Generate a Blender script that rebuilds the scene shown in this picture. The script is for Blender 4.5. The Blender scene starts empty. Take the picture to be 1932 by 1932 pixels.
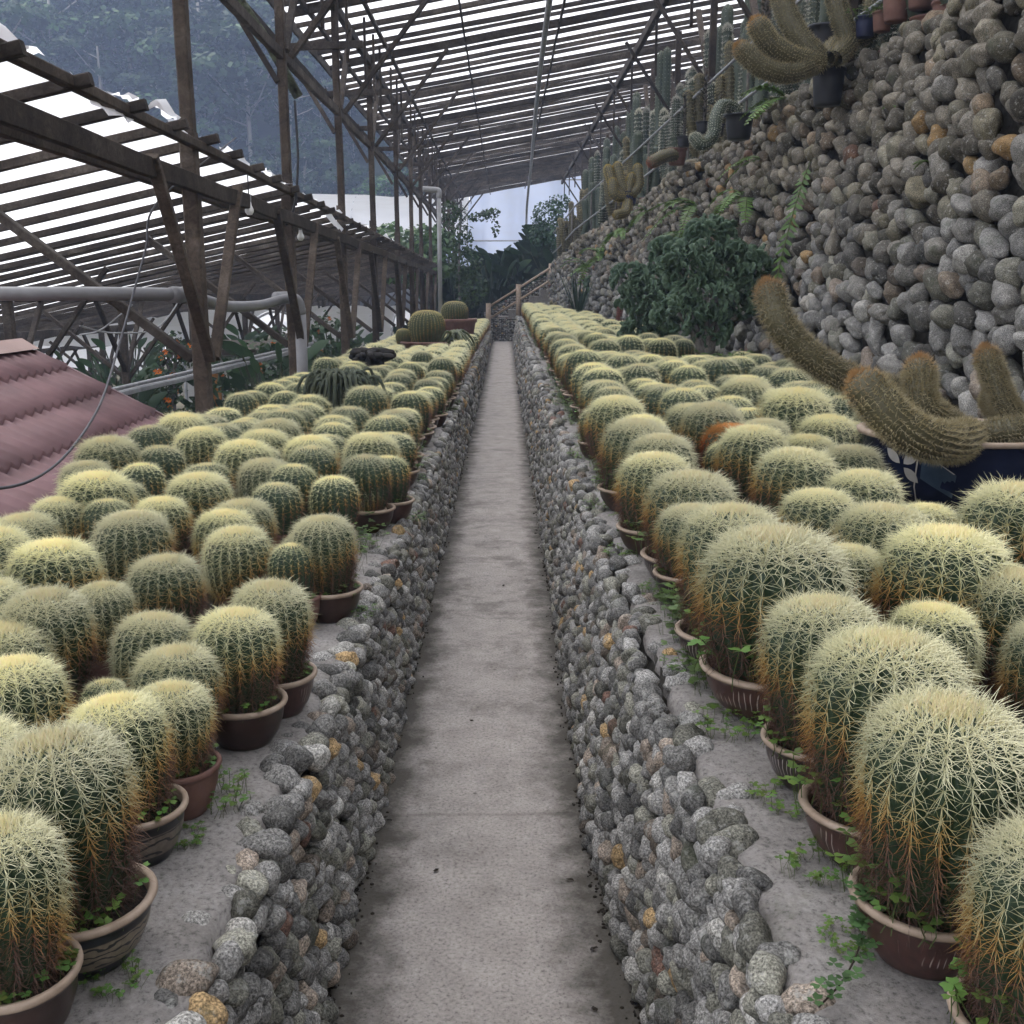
import bpy, math, random
import numpy as np
from mathutils import Matrix, Vector
R = math.radians
rng = np.random.default_rng(7)
random.seed(7)
S = bpy.context.scene
COL = S.collection

# ------------------------------------------------------------------ camera, sky, sun, exposure
CAM_H, PITCH, YAW = 1.6, R(12.1), R(0.37)
F = 2009.0                                   # focal length for a picture 1932 pixels wide
cam_data = bpy.data.cameras.new('camera')
cam_data.sensor_width = 36.0
cam_data.lens = 36.0 * F / 1932.0
cam_data.clip_start = 0.05
cam_data.clip_end = 3000.0
cam = bpy.data.objects.new('camera', cam_data)
cam.location = (0, 0, CAM_H)
cam.rotation_euler = (R(90) - PITCH, 0, -YAW)
COL.objects.link(cam)
S.camera = cam

SUN_EL, SUN_AZ = R(62), R(-42)               # azimuth measured from +Y towards +X
world = bpy.data.worlds.new('World')
S.world = world
world.use_nodes = True
wn, wl = world.node_tree.nodes, world.node_tree.links
wn.clear()
wo = wn.new('ShaderNodeOutputWorld')
bg = wn.new('ShaderNodeBackground')
sky = wn.new('ShaderNodeTexSky')
sky.sky_type = 'NISHITA'
sky.sun_disc = False
sky.sun_elevation = SUN_EL
sky.sun_rotation = SUN_AZ
sky.air_density = 1.0
sky.dust_density = 7.0
sky.ozone_density = 1.0
cloud = wn.new('ShaderNodeMix')              # a closed, even layer of cloud over the clear sky
cloud.data_type = 'RGBA'
cloud.inputs['Factor'].default_value = 0.8
cloud.inputs['B'].default_value = (7.15, 7.05, 6.95, 1)
wl.new(sky.outputs[0], cloud.inputs['A'])
wl.new(cloud.outputs['Result'], bg.inputs[0])
bg.inputs[1].default_value = 0.14
wl.new(bg.outputs[0], wo.inputs[0])
sun_data = bpy.data.lights.new('sun', 'SUN')
sun_data.energy = 1.3
sun_data.angle = R(25)
sun_data.color = (1.0, 0.96, 0.9)
sun = bpy.data.objects.new('sun', sun_data)
sun.rotation_euler = (R(90) - SUN_EL, 0, -SUN_AZ + R(180))
sun.rotation_euler = Vector((-math.sin(SUN_AZ) * math.cos(SUN_EL), -math.cos(SUN_AZ) * math.cos(SUN_EL), -math.sin(SUN_EL))).to_track_quat('-Z', 'Y').to_euler()
COL.objects.link(sun)
S.view_settings.view_transform = 'Standard'
S.view_settings.look = 'None'
S.view_settings.exposure = 1.5
S.view_settings.gamma = 1.0
cy = S.cycles
cy.use_denoising = True
cy.max_bounces = 8
cy.diffuse_bounces = 5
cy.transmission_bounces = 6
cy.transparent_max_bounces = 24
cy.volume_bounces = 1
cy.sample_clamp_indirect = 6.0

# ------------------------------------------------------------------ pixel helpers (1932 px picture)
_a, _p = YAW, PITCH
FW = np.array([math.sin(_a) * math.cos(_p), math.cos(_a) * math.cos(_p), -math.sin(_p)])
RT = np.array([math.cos(_a), -math.sin(_a), 0.0])
UP = np.cross(RT, FW)
C0 = np.array([0, 0, CAM_H])
def ray(u, v):
    return FW + RT * ((u - 966) / F) - UP * ((v - 966) / F)
def on_z(u, v, z):
    d = ray(u, v); return C0 + d * ((z - CAM_H) / d[2])
def on_y(u, v, y):
    d = ray(u, v); return C0 + d * (y / d[1])
def on_x(u, v, x):
    d = ray(u, v); return C0 + d * (x / d[0])
def at_depth(u, v, z):
    return C0 + ray(u, v) * z
def proj(P):
    P = np.asarray(P, float) - C0
    z = P @ FW
    zz = np.where(np.abs(z) < 1e-4, 1e-4, z)
    return 966 + F * (P @ RT) / zz, 966 - F * (P @ UP) / zz, z

# ------------------------------------------------------------------ mesh helpers
class MB:
    def __init__(s):
        s.v, s.f, s.n = [], [], 0
        s.c = []
    def add(s, V, Fc, col=None):
        V = np.asarray(V, float).reshape(-1, 3)
        s.v.append(V)
        for q in Fc:
            s.f.append(tuple(int(i) + s.n for i in q))
        s.c.append(np.tile(np.array(col if col is not None else (1, 1, 1, 1), float), (len(V), 1)) if col is None or np.ndim(col) == 1 else np.asarray(col, float))
        s.n += len(V)
        return s
    def mesh(s, name, mat=None, smooth=True, colors=False):
        me = bpy.data.meshes.new(name)
        me.from_pydata(np.concatenate(s.v).tolist() if s.v else [], [], s.f)
        if colors:
            at = me.color_attributes.new('tint', 'FLOAT_COLOR', 'POINT')
            at.data.foreach_set('color', np.concatenate(s.c).astype(np.float32).ravel())
        if mat: me.materials.append(mat)
        me.polygons.foreach_set('use_smooth', [smooth] * len(me.polygons))
        me.update()
        return me
    def build(s, name, mat, parent=None, smooth=True, colors=False, loc=None):
        return link(name, s.mesh(name, mat, smooth, colors), parent, loc)

def fast_mesh(name, V, T, mat, smooth=True, tint=None):
    """mesh from numpy: V (n,3), T (m,3) triangles"""
    me = bpy.data.meshes.new(name)
    V = np.ascontiguousarray(V, np.float32); T = np.ascontiguousarray(T, np.int32)
    me.vertices.add(len(V)); me.vertices.foreach_set('co', V.ravel())
    me.loops.add(T.size); me.loops.foreach_set('vertex_index', T.ravel())
    me.polygons.add(len(T))
    me.polygons.foreach_set('loop_start', np.arange(0, T.size, 3, dtype=np.int32))
    me.polygons.foreach_set('loop_total', np.full(len(T), 3, np.int32))
    me.polygons.foreach_set('use_smooth', np.full(len(T), smooth))
    me.update(calc_edges=True)
    if tint is not None:
        at = me.color_attributes.new('tint', 'FLOAT_COLOR', 'POINT')
        at.data.foreach_set('color', np.ascontiguousarray(tint, np.float32).ravel())
    if mat: me.materials.append(mat)
    return me

def link(name, data, parent=None, loc=None):
    o = bpy.data.objects.new(name, data)
    COL.objects.link(o)
    if parent is not None: o.parent = parent
    if loc is not None: o.location = loc
    return o
def tag(o, label=None, cat=None, group=None, kind=None):
    if label: o['label'] = label
    if cat: o['category'] = cat
    if group: o['group'] = group
    if kind: o['kind'] = kind
    return o
def thing(name, label, cat, loc=(0, 0, 0), rz=0.0, group=None, scale=None):
    o = link(name, None, None, loc)
    o.empty_display_size = 0.1
    o.rotation_euler = (0, 0, rz)
    if scale: o.scale = scale
    return tag(o, label, cat, group)

def box(lo, hi):
    x0, y0, z0 = lo; x1, y1, z1 = hi
    V = [(x0,y0,z0),(x1,y0,z0),(x1,y1,z0),(x0,y1,z0),(x0,y0,z1),(x1,y0,z1),(x1,y1,z1),(x0,y1,z1)]
    return V, [(0,3,2,1),(4,5,6,7),(0,1,5,4),(1,2,6,5),(2,3,7,6),(3,0,4,7)]
def bar(p0, p1, w, h, up=(0, 0, 1), bev=0.12):
    """chamfered timber between two points; w across, h along up"""
    p0, p1 = np.array(p0, float), np.array(p1, float)
    d = p1 - p0; L = np.linalg.norm(d); d /= L
    up = np.array(up, float)
    s = np.cross(d, up)
    if np.linalg.norm(s) < 1e-4: s = np.cross(d, (0, 1, 0))
    s /= np.linalg.norm(s); t = np.cross(s, d)
    c = bev * min(w, h)
    a, b = w / 2, h / 2
    ring = [(a - c, -b), (a, -b + c), (a, b - c), (a - c, b), (-a + c, b), (-a, b - c), (-a, -b + c), (-a + c, -b)]
    nseg = max(1, int(L / 0.9))
    V, Fc = [], []
    for k in range(nseg + 1):
        q = p0 + d * L * k / nseg
        jit = rng.normal(0, 0.004, 2) if 0 < k < nseg else (0, 0)
        for (x, y) in ring: V.append(q + s * (x + jit[0]) + t * (y + jit[1]))
    for k in range(nseg):
        for i in range(8):
            j = (i + 1) % 8
            Fc.append((k*8+i, k*8+j, k*8+8+j, k*8+8+i))
    Fc.append(tuple(range(7, -1, -1))); Fc.append(tuple(nseg*8 + i for i in range(8)))
    return V, Fc
def tube(pts, rad, n=8, cap=True):
    pts = np.array(pts, float); m = len(pts)
    rad = np.broadcast_to(np.array(rad, float), (m,))
    T = np.gradient(pts, axis=0); T /= np.linalg.norm(T, axis=1)[:, None] + 1e-9
    ref = np.array((0, 0, 1.0)) if abs(T[0][2]) < 0.9 else np.array((1.0, 0, 0))
    V, Fc = [], []
    nrm = ref
    for i in range(m):
        nrm = nrm - T[i] * (nrm @ T[i]); nrm /= np.linalg.norm(nrm) + 1e-9
        bn = np.cross(T[i], nrm)
        for k in range(n):
            a = 2 * math.pi * k / n
            V.append(pts[i] + rad[i] * (math.cos(a) * nrm + math.sin(a) * bn))
    for i in range(m - 1):
        for k in range(n):
            j = (k + 1) % n
            Fc.append((i*n+k, i*n+j, (i+1)*n+j, (i+1)*n+k))
    if cap:
        Fc.append(tuple(range(n - 1, -1, -1))); Fc.append(tuple((m-1)*n + k for k in range(n)))
    return V, Fc
def lathe(prof, n=32):
    V, Fc = [], []
    for (r, z) in prof:
        for k in range(n):
            a = 2 * math.pi * k / n
            V.append((r * math.cos(a), r * math.sin(a), z))
    for i in range(len(prof) - 1):
        for k in range(n):
            j = (k + 1) % n
            Fc.append((i*n+k, i*n+j, (i+1)*n+j, (i+1)*n+k))
    return V, Fc
def smooth_curve(pts, n=24):
    """Catmull-Rom through points"""
    P = np.array(pts, float)
    P = np.vstack([2*P[0]-P[1], P, 2*P[-1]-P[-2]])
    out = []
    m = len(P) - 3
    for k in range(n + 1):
        s = k / n * m; i = min(int(s), m - 1); t = s - i
        a, b, c, d = P[i], P[i+1], P[i+2], P[i+3]
        out.append(0.5*((2*b)+(-a+c)*t+(2*a-5*b+4*c-d)*t*t+(-a+3*b-3*c+d)*t**3))
    return np.array(out)
def ico(sub):
    t = (1 + 5 ** .5) / 2
    V = [(-1,t,0),(1,t,0),(-1,-t,0),(1,-t,0),(0,-1,t),(0,1,t),(0,-1,-t),(0,1,-t),(t,0,-1),(t,0,1),(-t,0,-1),(-t,0,1)]
    V = [np.array(v) / np.linalg.norm(v) for v in V]
    T = [(0,11,5),(0,5,1),(0,1,7),(0,7,10),(0,10,11),(1,5,9),(5,11,4),(11,10,2),(10,7,6),(7,1,8),(3,9,4),(3,4,2),(3,2,6),(3,6,8),(3,8,9),(4,9,5),(2,4,11),(6,2,10),(8,6,7),(9,8,1)]
    for _ in range(sub):
        mid, T2 = {}, []
        def m(a, b):
            k = (min(a, b), max(a, b))
            if k not in mid:
                q = V[a] + V[b]; V.append(q / np.linalg.norm(q)); mid[k] = len(V) - 1
            return mid[k]
        for a, b, c in T:
            x, y, z = m(a, b), m(b, c), m(c, a)
            T2 += [(a, x, z), (b, y, x), (c, z, y), (x, y, z)]
        T = T2
    return np.array(V), np.array(T)
def lerp_tab(xs, ys):
    return lambda x: float(np.interp(x, xs, ys))

# ------------------------------------------------------------------ materials
def new_mat(name):
    m = bpy.data.materials.new(name); m.use_nodes = True
    nt = m.node_tree; nt.nodes.clear()
    out = nt.nodes.new('ShaderNodeOutputMaterial')
    b = nt.nodes.new('ShaderNodeBsdfPrincipled')
    nt.links.new(b.outputs[0], out.inputs[0])
    return m, nt, b, out
def nd(nt, t, **kw):
    n = nt.nodes.new('ShaderNode' + t)
    for k, v in kw.items():
        if k[0] == '_': n.inputs[k[1:].replace('_', ' ')].default_value = v
        else: setattr(n, k, v)
    return n
def noise(nt, co, scale, detail=4, rough=0.55, dist=0.0):
    n = nd(nt, 'TexNoise', _Scale=scale, _Detail=detail, _Roughness=rough, _Distortion=dist)
    if co is not None: nt.links.new(co, n.inputs['Vector'])
    return n.outputs['Fac']
def ramp(nt, fac, stops):
    r = nt.nodes.new('ShaderNodeValToRGB'); e = r.color_ramp.elements
    while len(e) < len(stops): e.new(0.5)
    for x, (p, c) in zip(e, stops):
        x.position = p; x.color = (*c, 1) if len(c) == 3 else c
    nt.links.new(fac, r.inputs[0])
    return r.outputs[0]
def g(v): return (v, v, v)
def mix(nt, fac, a, b, mode='MIX'):
    n = nt.nodes.new('ShaderNodeMix'); n.data_type = 'RGBA'; n.blend_type = mode
    for s, x in (('Factor', fac), ('A', a), ('B', b)):
        if isinstance(x, (int, float)): n.inputs[s].default_value = x
        elif isinstance(x, tuple): n.inputs[s].default_value = (*x, 1) if len(x) == 3 else x
        else: nt.links.new(x, n.inputs[s])
    return n.outputs['Result']
def bump(nt, b, h, strength=0.4, dist=0.01):
    n = nd(nt, 'Bump', _Strength=strength, _Distance=dist)
    nt.links.new(h, n.inputs['Height']); nt.links.new(n.outputs[0], b.inputs['Normal'])
def wpos(nt): return nt.nodes.new('ShaderNodeNewGeometry').outputs['Position']
def opos(nt): return nt.nodes.new('ShaderNodeTexCoord').outputs['Object']
def mapped(nt, co, scale):
    n = nd(nt, 'Mapping', _Scale=scale); nt.links.new(co, n.inputs[0]); return n.outputs[0]
def simple(name, c1, c2, scale=8, rough=0.8, bmp=0.3, bd=0.01, world=True, stretch=None, spec=0.3, metal=0.0):
    m, nt, b, _ = new_mat(name)
    co = wpos(nt) if world else opos(nt)
    if stretch: co = mapped(nt, co, stretch)
    f = noise(nt, co, scale, 5, 0.6)
    nt.links.new(ramp(nt, f, [(0.3, c1), (0.7, c2)]), b.inputs['Base Color'])
    b.inputs['Roughness'].default_value = rough
    b.inputs['Specular IOR Level'].default_value = spec
    b.inputs['Metallic'].default_value = metal
    if bmp: bump(nt, b, noise(nt, co, scale * 4, 6, 0.65), bmp, bd)
    return m

def stone_mat(name, attr):
    m, nt, b, _ = new_mat(name)
    if attr: t = nd(nt, 'Attribute', attribute_name='tint').outputs['Color']
    else: t = nt.nodes.new('ShaderNodeObjectInfo').outputs['Color']
    co = wpos(nt)
    sp = noise(nt, co, 210, 3, 0.75)
    pat = noise(nt, co, 16, 5, 0.65)
    lich = noise(nt, co, 42, 6, 0.7)
    c = mix(nt, 1.0, t, ramp(nt, sp, [(0.36, g(0.3)), (0.5, g(0.9)), (0.66, g(1.9))]), 'MULTIPLY')
    c = mix(nt, 1.0, c, ramp(nt, pat, [(0.3, g(0.6)), (0.65, g(1.25))]), 'MULTIPLY')
    c = mix(nt, ramp(nt, lich, [(0.56, g(0)), (0.66, g(0.65))]), c, (0.33, 0.33, 0.31))
    mo = noise(nt, co, 5.5, 5, 0.7)
    c = mix(nt, ramp(nt, mo, [(0.58, g(0)), (0.7, g(0.55))]), c, (0.035, 0.045, 0.022))
    nt.links.new(c, b.inputs['Base Color'])
    b.inputs['Roughness'].default_value = 0.82
    b.inputs['Specular IOR Level'].default_value = 0.25
    n2 = mix(nt, 0.5, sp, lich)
    bump(nt, b, n2, 0.55, 0.006)
    return m
M_STONE, M_STONE_T = stone_mat('cobble', False), stone_mat('cobble_mass', True)
def wood_mat(name, c1, c2, c3):
    m, nt, b, _ = new_mat(name)
    co = wpos(nt)
    f = noise(nt, co, 2.2, 5, 0.7)
    f2 = noise(nt, mapped(nt, co, (18, 18, 18)), 1.0, 6, 0.75, 1.5)
    c = ramp(nt, f, [(0.32, c1), (0.52, c2), (0.72, c3)])
    c = mix(nt, 1.0, c, ramp(nt, f2, [(0.3, g(0.5)), (0.7, g(1.4))]), 'MULTIPLY')
    oi = nt.nodes.new('ShaderNodeObjectInfo').outputs['Random']
    c = mix(nt, 1.0, c, ramp(nt, oi, [(0, g(0.65)), (1, g(1.35))]), 'MULTIPLY')
    nt.links.new(c, b.inputs['Base Color'])
    b.inputs['Roughness'].default_value = 0.85
    b.inputs['Specular IOR Level'].default_value = 0.2
    bump(nt, b, f2, 0.5, 0.008)
    return m
M_WOOD = wood_mat('weathered_timber', (0.022, 0.018, 0.016), (0.048, 0.039, 0.033), (0.095, 0.083, 0.072))
M_WOODB = wood_mat('brown_timber', (0.028, 0.021, 0.017), (0.06, 0.046, 0.036), (0.11, 0.092, 0.076))
M_MOSSY = simple('lichen_pole', (0.02, 0.018, 0.015), (0.13, 0.15, 0.09), 14, 0.95, 0.8, 0.03)

def sheet_mat(name, col=(0.9, 0.91, 0.93), clear=0.25, dirt=0.2):
    m, nt, b, out = new_mat(name)
    nt.nodes.remove(b)
    co = wpos(nt)
    f = noise(nt, mapped(nt, co, (0.5, 2.0, 1.0)), 1.6, 6, 0.65)
    c = mix(nt, ramp(nt, f, [(0.35, g(0)), (0.75, g(dirt))]), col, (0.5, 0.5, 0.47))
    tl = nd(nt, 'BsdfTranslucent'); df = nd(nt, 'BsdfDiffuse'); tr = nd(nt, 'BsdfTransparent')
    nt.links.new(c, tl.inputs[0]); nt.links.new(c, df.inputs[0])
    m1 = nd(nt, 'MixShader'); m1.inputs[0].default_value = 0.12
    nt.links.new(tl.outputs[0], m1.inputs[1]); nt.links.new(df.outputs[0], m1.inputs[2])
    m2 = nd(nt, 'MixShader'); m2.inputs[0].default_value = clear
    nt.links.new(m1.outputs[0], m2.inputs[1]); nt.links.new(tr.outputs[0], m2.inputs[2])
    nt.links.new(m2.outputs[0], out.inputs[0])
    return m
M_SHEET = sheet_mat('clear_plastic_film')
M_FILM = sheet_mat('white_plastic_film', (0.88, 0.89, 0.92), 0.05, 0.2)
M_FILMB = sheet_mat('bluish_plastic_film', (0.55, 0.62, 0.8), 0.03, 0.25)

def concrete(name, c1, c2, stain, moss):
    m, nt, b, _ = new_mat(name)
    co = wpos(nt)
    fine = noise(nt, co, 95, 6, 0.75)
    mid = noise(nt, co, 7, 6, 0.7)
    big = noise(nt, co, 2.4, 9, 0.78, 0.2)
    c = ramp(nt, mid, [(0.3, c1), (0.7, c2)])
    c = mix(nt, 1.0, c, ramp(nt, fine, [(0.36, g(0.45)), (0.46, g(0.93)), (0.55, g(1.05)), (0.7, g(1.3))]), 'MULTIPLY')
    c = mix(nt, ramp(nt, big, [(0.52, g(0)), (0.66, g(stain))]), c, (0.075, 0.07, 0.064))
    ms = noise(nt, co, 3.1, 6, 0.75)
    c = mix(nt, ramp(nt, ms, [(0.6, g(0)), (0.72, g(moss))]), c, (0.06, 0.075, 0.03))
    nt.links.new(c, b.inputs['Base Color'])
    b.inputs['Roughness'].default_value = 0.88
    b.inputs['Specular IOR Level'].default_value = 0.25
    bump(nt, b, mix(nt, 0.45, fine, mid), 0.75, 0.014)
    return m, nt, b, c
M_LEDGE = concrete('ledge_concrete', (0.19, 0.176, 0.167), (0.3, 0.283, 0.27), 0.6, 0.5)[0]
M_PATH, nt_, b_, c_ = concrete('path_concrete', (0.29, 0.263, 0.244), (0.415, 0.381, 0.357), 0.4, 0.12)
# damp dirty margins of the path and dark worn cross bands
co_ = wpos(nt_)
sx = nd(nt_, 'SeparateXYZ'); nt_.links.new(co_, sx.inputs[0])
ed = nd(nt_, 'Math', operation='ADD'); nt_.links.new(sx.outputs[0], ed.inputs[0]); ed.inputs[1].default_value = 0.07
ab = nd(nt_, 'Math', operation='ABSOLUTE'); nt_.links.new(ed.outputs[0], ab.inputs[0])
wob = noise(nt_, co_, 6.0, 6, 0.7)
sm = nd(nt_, 'Math', operation='MULTIPLY_ADD'); nt_.links.new(wob, sm.inputs[0]); sm.inputs[1].default_value = 0.34
nt_.links.new(ab.outputs[0], sm.inputs[2])
edge = ramp(nt_, sm.outputs[0], [(0.35, g(0)), (0.46, g(0.9))])
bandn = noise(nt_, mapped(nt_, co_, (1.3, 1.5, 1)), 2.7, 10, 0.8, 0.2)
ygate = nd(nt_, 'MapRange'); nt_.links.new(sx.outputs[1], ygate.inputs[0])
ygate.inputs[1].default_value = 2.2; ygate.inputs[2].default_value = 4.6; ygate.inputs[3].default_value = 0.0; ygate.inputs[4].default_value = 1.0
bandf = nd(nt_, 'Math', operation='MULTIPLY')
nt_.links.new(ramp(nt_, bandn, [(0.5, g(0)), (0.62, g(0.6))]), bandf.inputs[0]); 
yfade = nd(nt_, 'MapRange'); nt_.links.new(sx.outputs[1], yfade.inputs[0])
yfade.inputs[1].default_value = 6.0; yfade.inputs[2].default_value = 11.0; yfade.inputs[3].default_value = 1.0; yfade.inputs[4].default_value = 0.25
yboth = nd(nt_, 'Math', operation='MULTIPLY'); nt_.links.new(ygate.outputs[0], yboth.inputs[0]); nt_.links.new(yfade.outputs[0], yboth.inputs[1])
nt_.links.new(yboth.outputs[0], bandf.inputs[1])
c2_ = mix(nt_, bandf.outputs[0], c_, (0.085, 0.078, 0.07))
pits = nd(nt_, 'TexVoronoi', _Scale=9.0); nt_.links.new(co_, pits.inputs['Vector'])
c2_ = mix(nt_, ramp(nt_, pits.outputs['Distance'], [(0.03, g(0.75)), (0.075, g(0))]), c2_, (0.09, 0.08, 0.07))
spk = noise(nt_, co_, 48, 4, 0.8)
c2_ = mix(nt_, ramp(nt_, spk, [(0.64, g(0)), (0.69, g(0.7))]), c2_, (0.1, 0.09, 0.08))
jy = nd(nt_, 'Math', operation='MULTIPLY_ADD'); nt_.links.new(noise(nt_, co_, 4, 3), jy.inputs[0]); jy.inputs[1].default_value = 0.05; nt_.links.new(sx.outputs[1], jy.inputs[2])
jm = nd(nt_, 'Math', operation='PINGPONG'); nt_.links.new(jy.outputs[0], jm.inputs[0]); jm.inputs[1].default_value = 1.52
c2_ = mix(nt_, ramp(nt_, jm.outputs[0], [(0.004, g(0.28)), (0.014, g(0))]), c2_, (0.08, 0.07, 0.06))
c2_ = mix(nt_, edge, c2_, (0.06, 0.055, 0.045))
nt_.links.new(c2_, b_.inputs['Base Color'])

M_MORTAR = simple('dark_mortar', (0.025, 0.024, 0.02), (0.075, 0.07, 0.062), 20, 0.95, 0.8, 0.02)
M_SOIL = simple('dark_soil', (0.018, 0.014, 0.011), (0.05, 0.04, 0.03), 40, 0.95, 0.9, 0.02)
M_DIRT = simple('earth', (0.05, 0.045, 0.03), (0.1, 0.09, 0.06), 3, 0.95, 0.6, 0.03)
M_PVC = simple('grey_plastic_pipe', (0.13, 0.13, 0.14), (0.19, 0.19, 0.2), 5, 0.45, 0.05, 0.005, spec=0.5)
M_PVCW = simple('pale_plastic_pipe', (0.2, 0.2, 0.205), (0.27, 0.27, 0.275), 5, 0.45, 0.05, 0.005, spec=0.5)
M_STEEL = simple('galvanised_rail', (0.16, 0.165, 0.175), (0.3, 0.31, 0.325), 9, 0.55, 0.1, 0.004, spec=0.5)
M_BLACK = simple('black_rubber', (0.012, 0.012, 0.014), (0.02, 0.02, 0.022), 9, 0.6, 0, world=False)
M_CABLE = simple('grey_cable', (0.05, 0.05, 0.06), (0.08, 0.08, 0.09), 9, 0.6, 0)
M_CLAY = simple('terracotta', (0.11, 0.055, 0.045), (0.19, 0.105, 0.085), 9, 0.7, 0.25, 0.006)
M_GLAZE = simple('dark_brown_glaze', (0.022, 0.012, 0.01), (0.05, 0.026, 0.02), 14, 0.32, 0.12, 0.004, spec=0.5)
M_RIM = simple('buff_rim', (0.25, 0.185, 0.135), (0.38, 0.3, 0.235), 20, 0.6, 0.2, 0.004)
M_WHITEP = simple('white_plaster', (0.5, 0.5, 0.51), (0.62, 0.62, 0.62), 3, 0.85, 0.1, 0.004)
M_ORANGE = simple('orange_planks', (0.3, 0.13, 0.04), (0.42, 0.2, 0.07), 5, 0.7, 0.1, 0.004)
# ------------------------------------------------------------------ the lie of the land
END = 30.4
tL = lerp_tab([-2, 0, 30, 50], [0.64, 0.62, 0.3, 0.2])         # top of the bed beside the red roof
tR = lerp_tab([-2, 0, 30, 50], [0.62, 0.62, 0.70, 0.72])       # top of the bed under the cobble wall
XLb = lambda y: -0.41
XRb = lerp_tab([0, 1.2, 2.06, 2.75, 40], [0.36, 0.36, 0.32, 0.257, 0.257])
XLt = lerp_tab([0, 30], [-0.44, -0.425])
XRt = lerp_tab([0, 1.6, 2.6, 40], [0.4, 0.39, 0.362, 0.345])
XLi = lerp_tab([0, 4, 12, 40], [-0.5, -0.5, -0.47, -0.45])
XRi = lerp_tab([0, 40], [0.458, 0.44])
LB_OUT = -2.05
WB = lerp_tab([0, 7, 12.6, 20, 27, 30.5, 34], [2.42, 2.42, 2.32, 1.95, 1.5, 1.28, 1.2])
WT = lerp_tab([0, 7, 12.6, 20, 27, 30.5, 34], [2.97, 2.97, 2.8, 2.3, 1.66, 1.38, 1.3])
HT = lerp_tab([0, 7, 12.6, 20, 27, 30.5, 34], [3.42, 3.37, 3.33, 2.95, 2.48, 2.1, 2.0])

# ground: valley beside the beds, slope under them
def ground_z(x, y):
    z = -2.1 - 0.012 * max(0, min(y, 60))
    if y > 34: z += (y - 34) * 0.045 if y < 110 else 76 * 0.045
    if x > -2.6:
        k = min(1, (x + 2.6) / 0.5); k = k * k * (3 - 2 * k)
        z = z * (1 - k) + (-0.25) * k
    return z
gx = np.concatenate([np.linspace(-420, -12, 18), np.linspace(-11, -3, 9), [-2.6, -2.4, -2.1, -1.0, 0.0, 1, 3, 6, 10], np.linspace(15, 320, 10)])
gy = np.concatenate([np.linspace(-60, 0, 6), np.linspace(3, 40, 16), np.linspace(46, 520, 26)])
V, Fc = [], []
for y in gy:
    for x in gx: V.append((x, y, ground_z(x, y)))
nx = len(gx)
for j in range(len(gy) - 1):
    for i in range(nx - 1): Fc.append((j*nx+i, j*nx+i+1, (j+1)*nx+i+1, (j+1)*nx+i))
tag(MB().add(V, Fc).build('ground', M_DIRT), kind='structure')

# path
V, Fc = [], []
ys = np.linspace(-1.5, END + 1.0, 66)
for y in ys:
    for x in (-0.47, -0.25, -0.07, 0.12, 0.42): V.append((x, y, 0.0))
for j in range(len(ys) - 1):
    for i in range(4): Fc.append((j*5+i, j*5+i+1, j*5+6+i, j*5+5+i))
tag(MB().add(V, Fc).build('path', M_PATH), kind='structure')

# ------------------------------------------------------------------ cobbles
def stone_variant(sub, seed):
    r = np.random.default_rng(seed)
    V, T = ico(sub)
    k = r.normal(0, 1, (5, 3)); ph = r.uniform(0, 6.28, 5)
    d = np.zeros(len(V))
    for i in range(5): d += 0.055 * np.sin(V @ k[i] * (1.4 + 0.6 * i) + ph[i])
    for _ in range(4):                                   # a few flattened faces
        n = r.normal(0, 1, 3); n /= np.linalg.norm(n)
        q = V @ n; lim = r.uniform(0.72, 0.9)
        d -= np.where(q > lim, (q - lim) * 0.8, 0)
    return V * (1 + d)[:, None], T
SV = [stone_variant(2, 100 + i) for i in range(14)]
SV1 = [stone_variant(1, 100 + i) for i in range(14)]
SV0 = [stone_variant(0, 100 + i) for i in range(14)]
SMESH = [fast_mesh('cobble', V, T, M_STONE) for V, T in SV]
def stone_tint():
    q = rng.random()
    b = rng.uniform(0.08, 0.29)
    if q < 0.62: c = (b, b * 0.975, b * 0.93)
    elif q < 0.84: c = (b * 0.95, b * 0.93, b * 0.78)
    elif q < 0.93: c = (b * 1.12, b * 0.93, b * 0.76)
    elif q < 0.948: c = (0.34, 0.235, 0.12)
    elif q < 0.99: c = (0.36, 0.35, 0.325)
    else: c = (0.15, 0.09, 0.07)
    return c
def frame_mat(e1, e2, n, tilt, sc):
    c, s = math.cos(tilt), math.sin(tilt)
    a = e1 * c + e2 * s; b = -e1 * s + e2 * c
    return np.column_stack([a * sc[0], b * sc[1], n * sc[2]])
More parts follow.
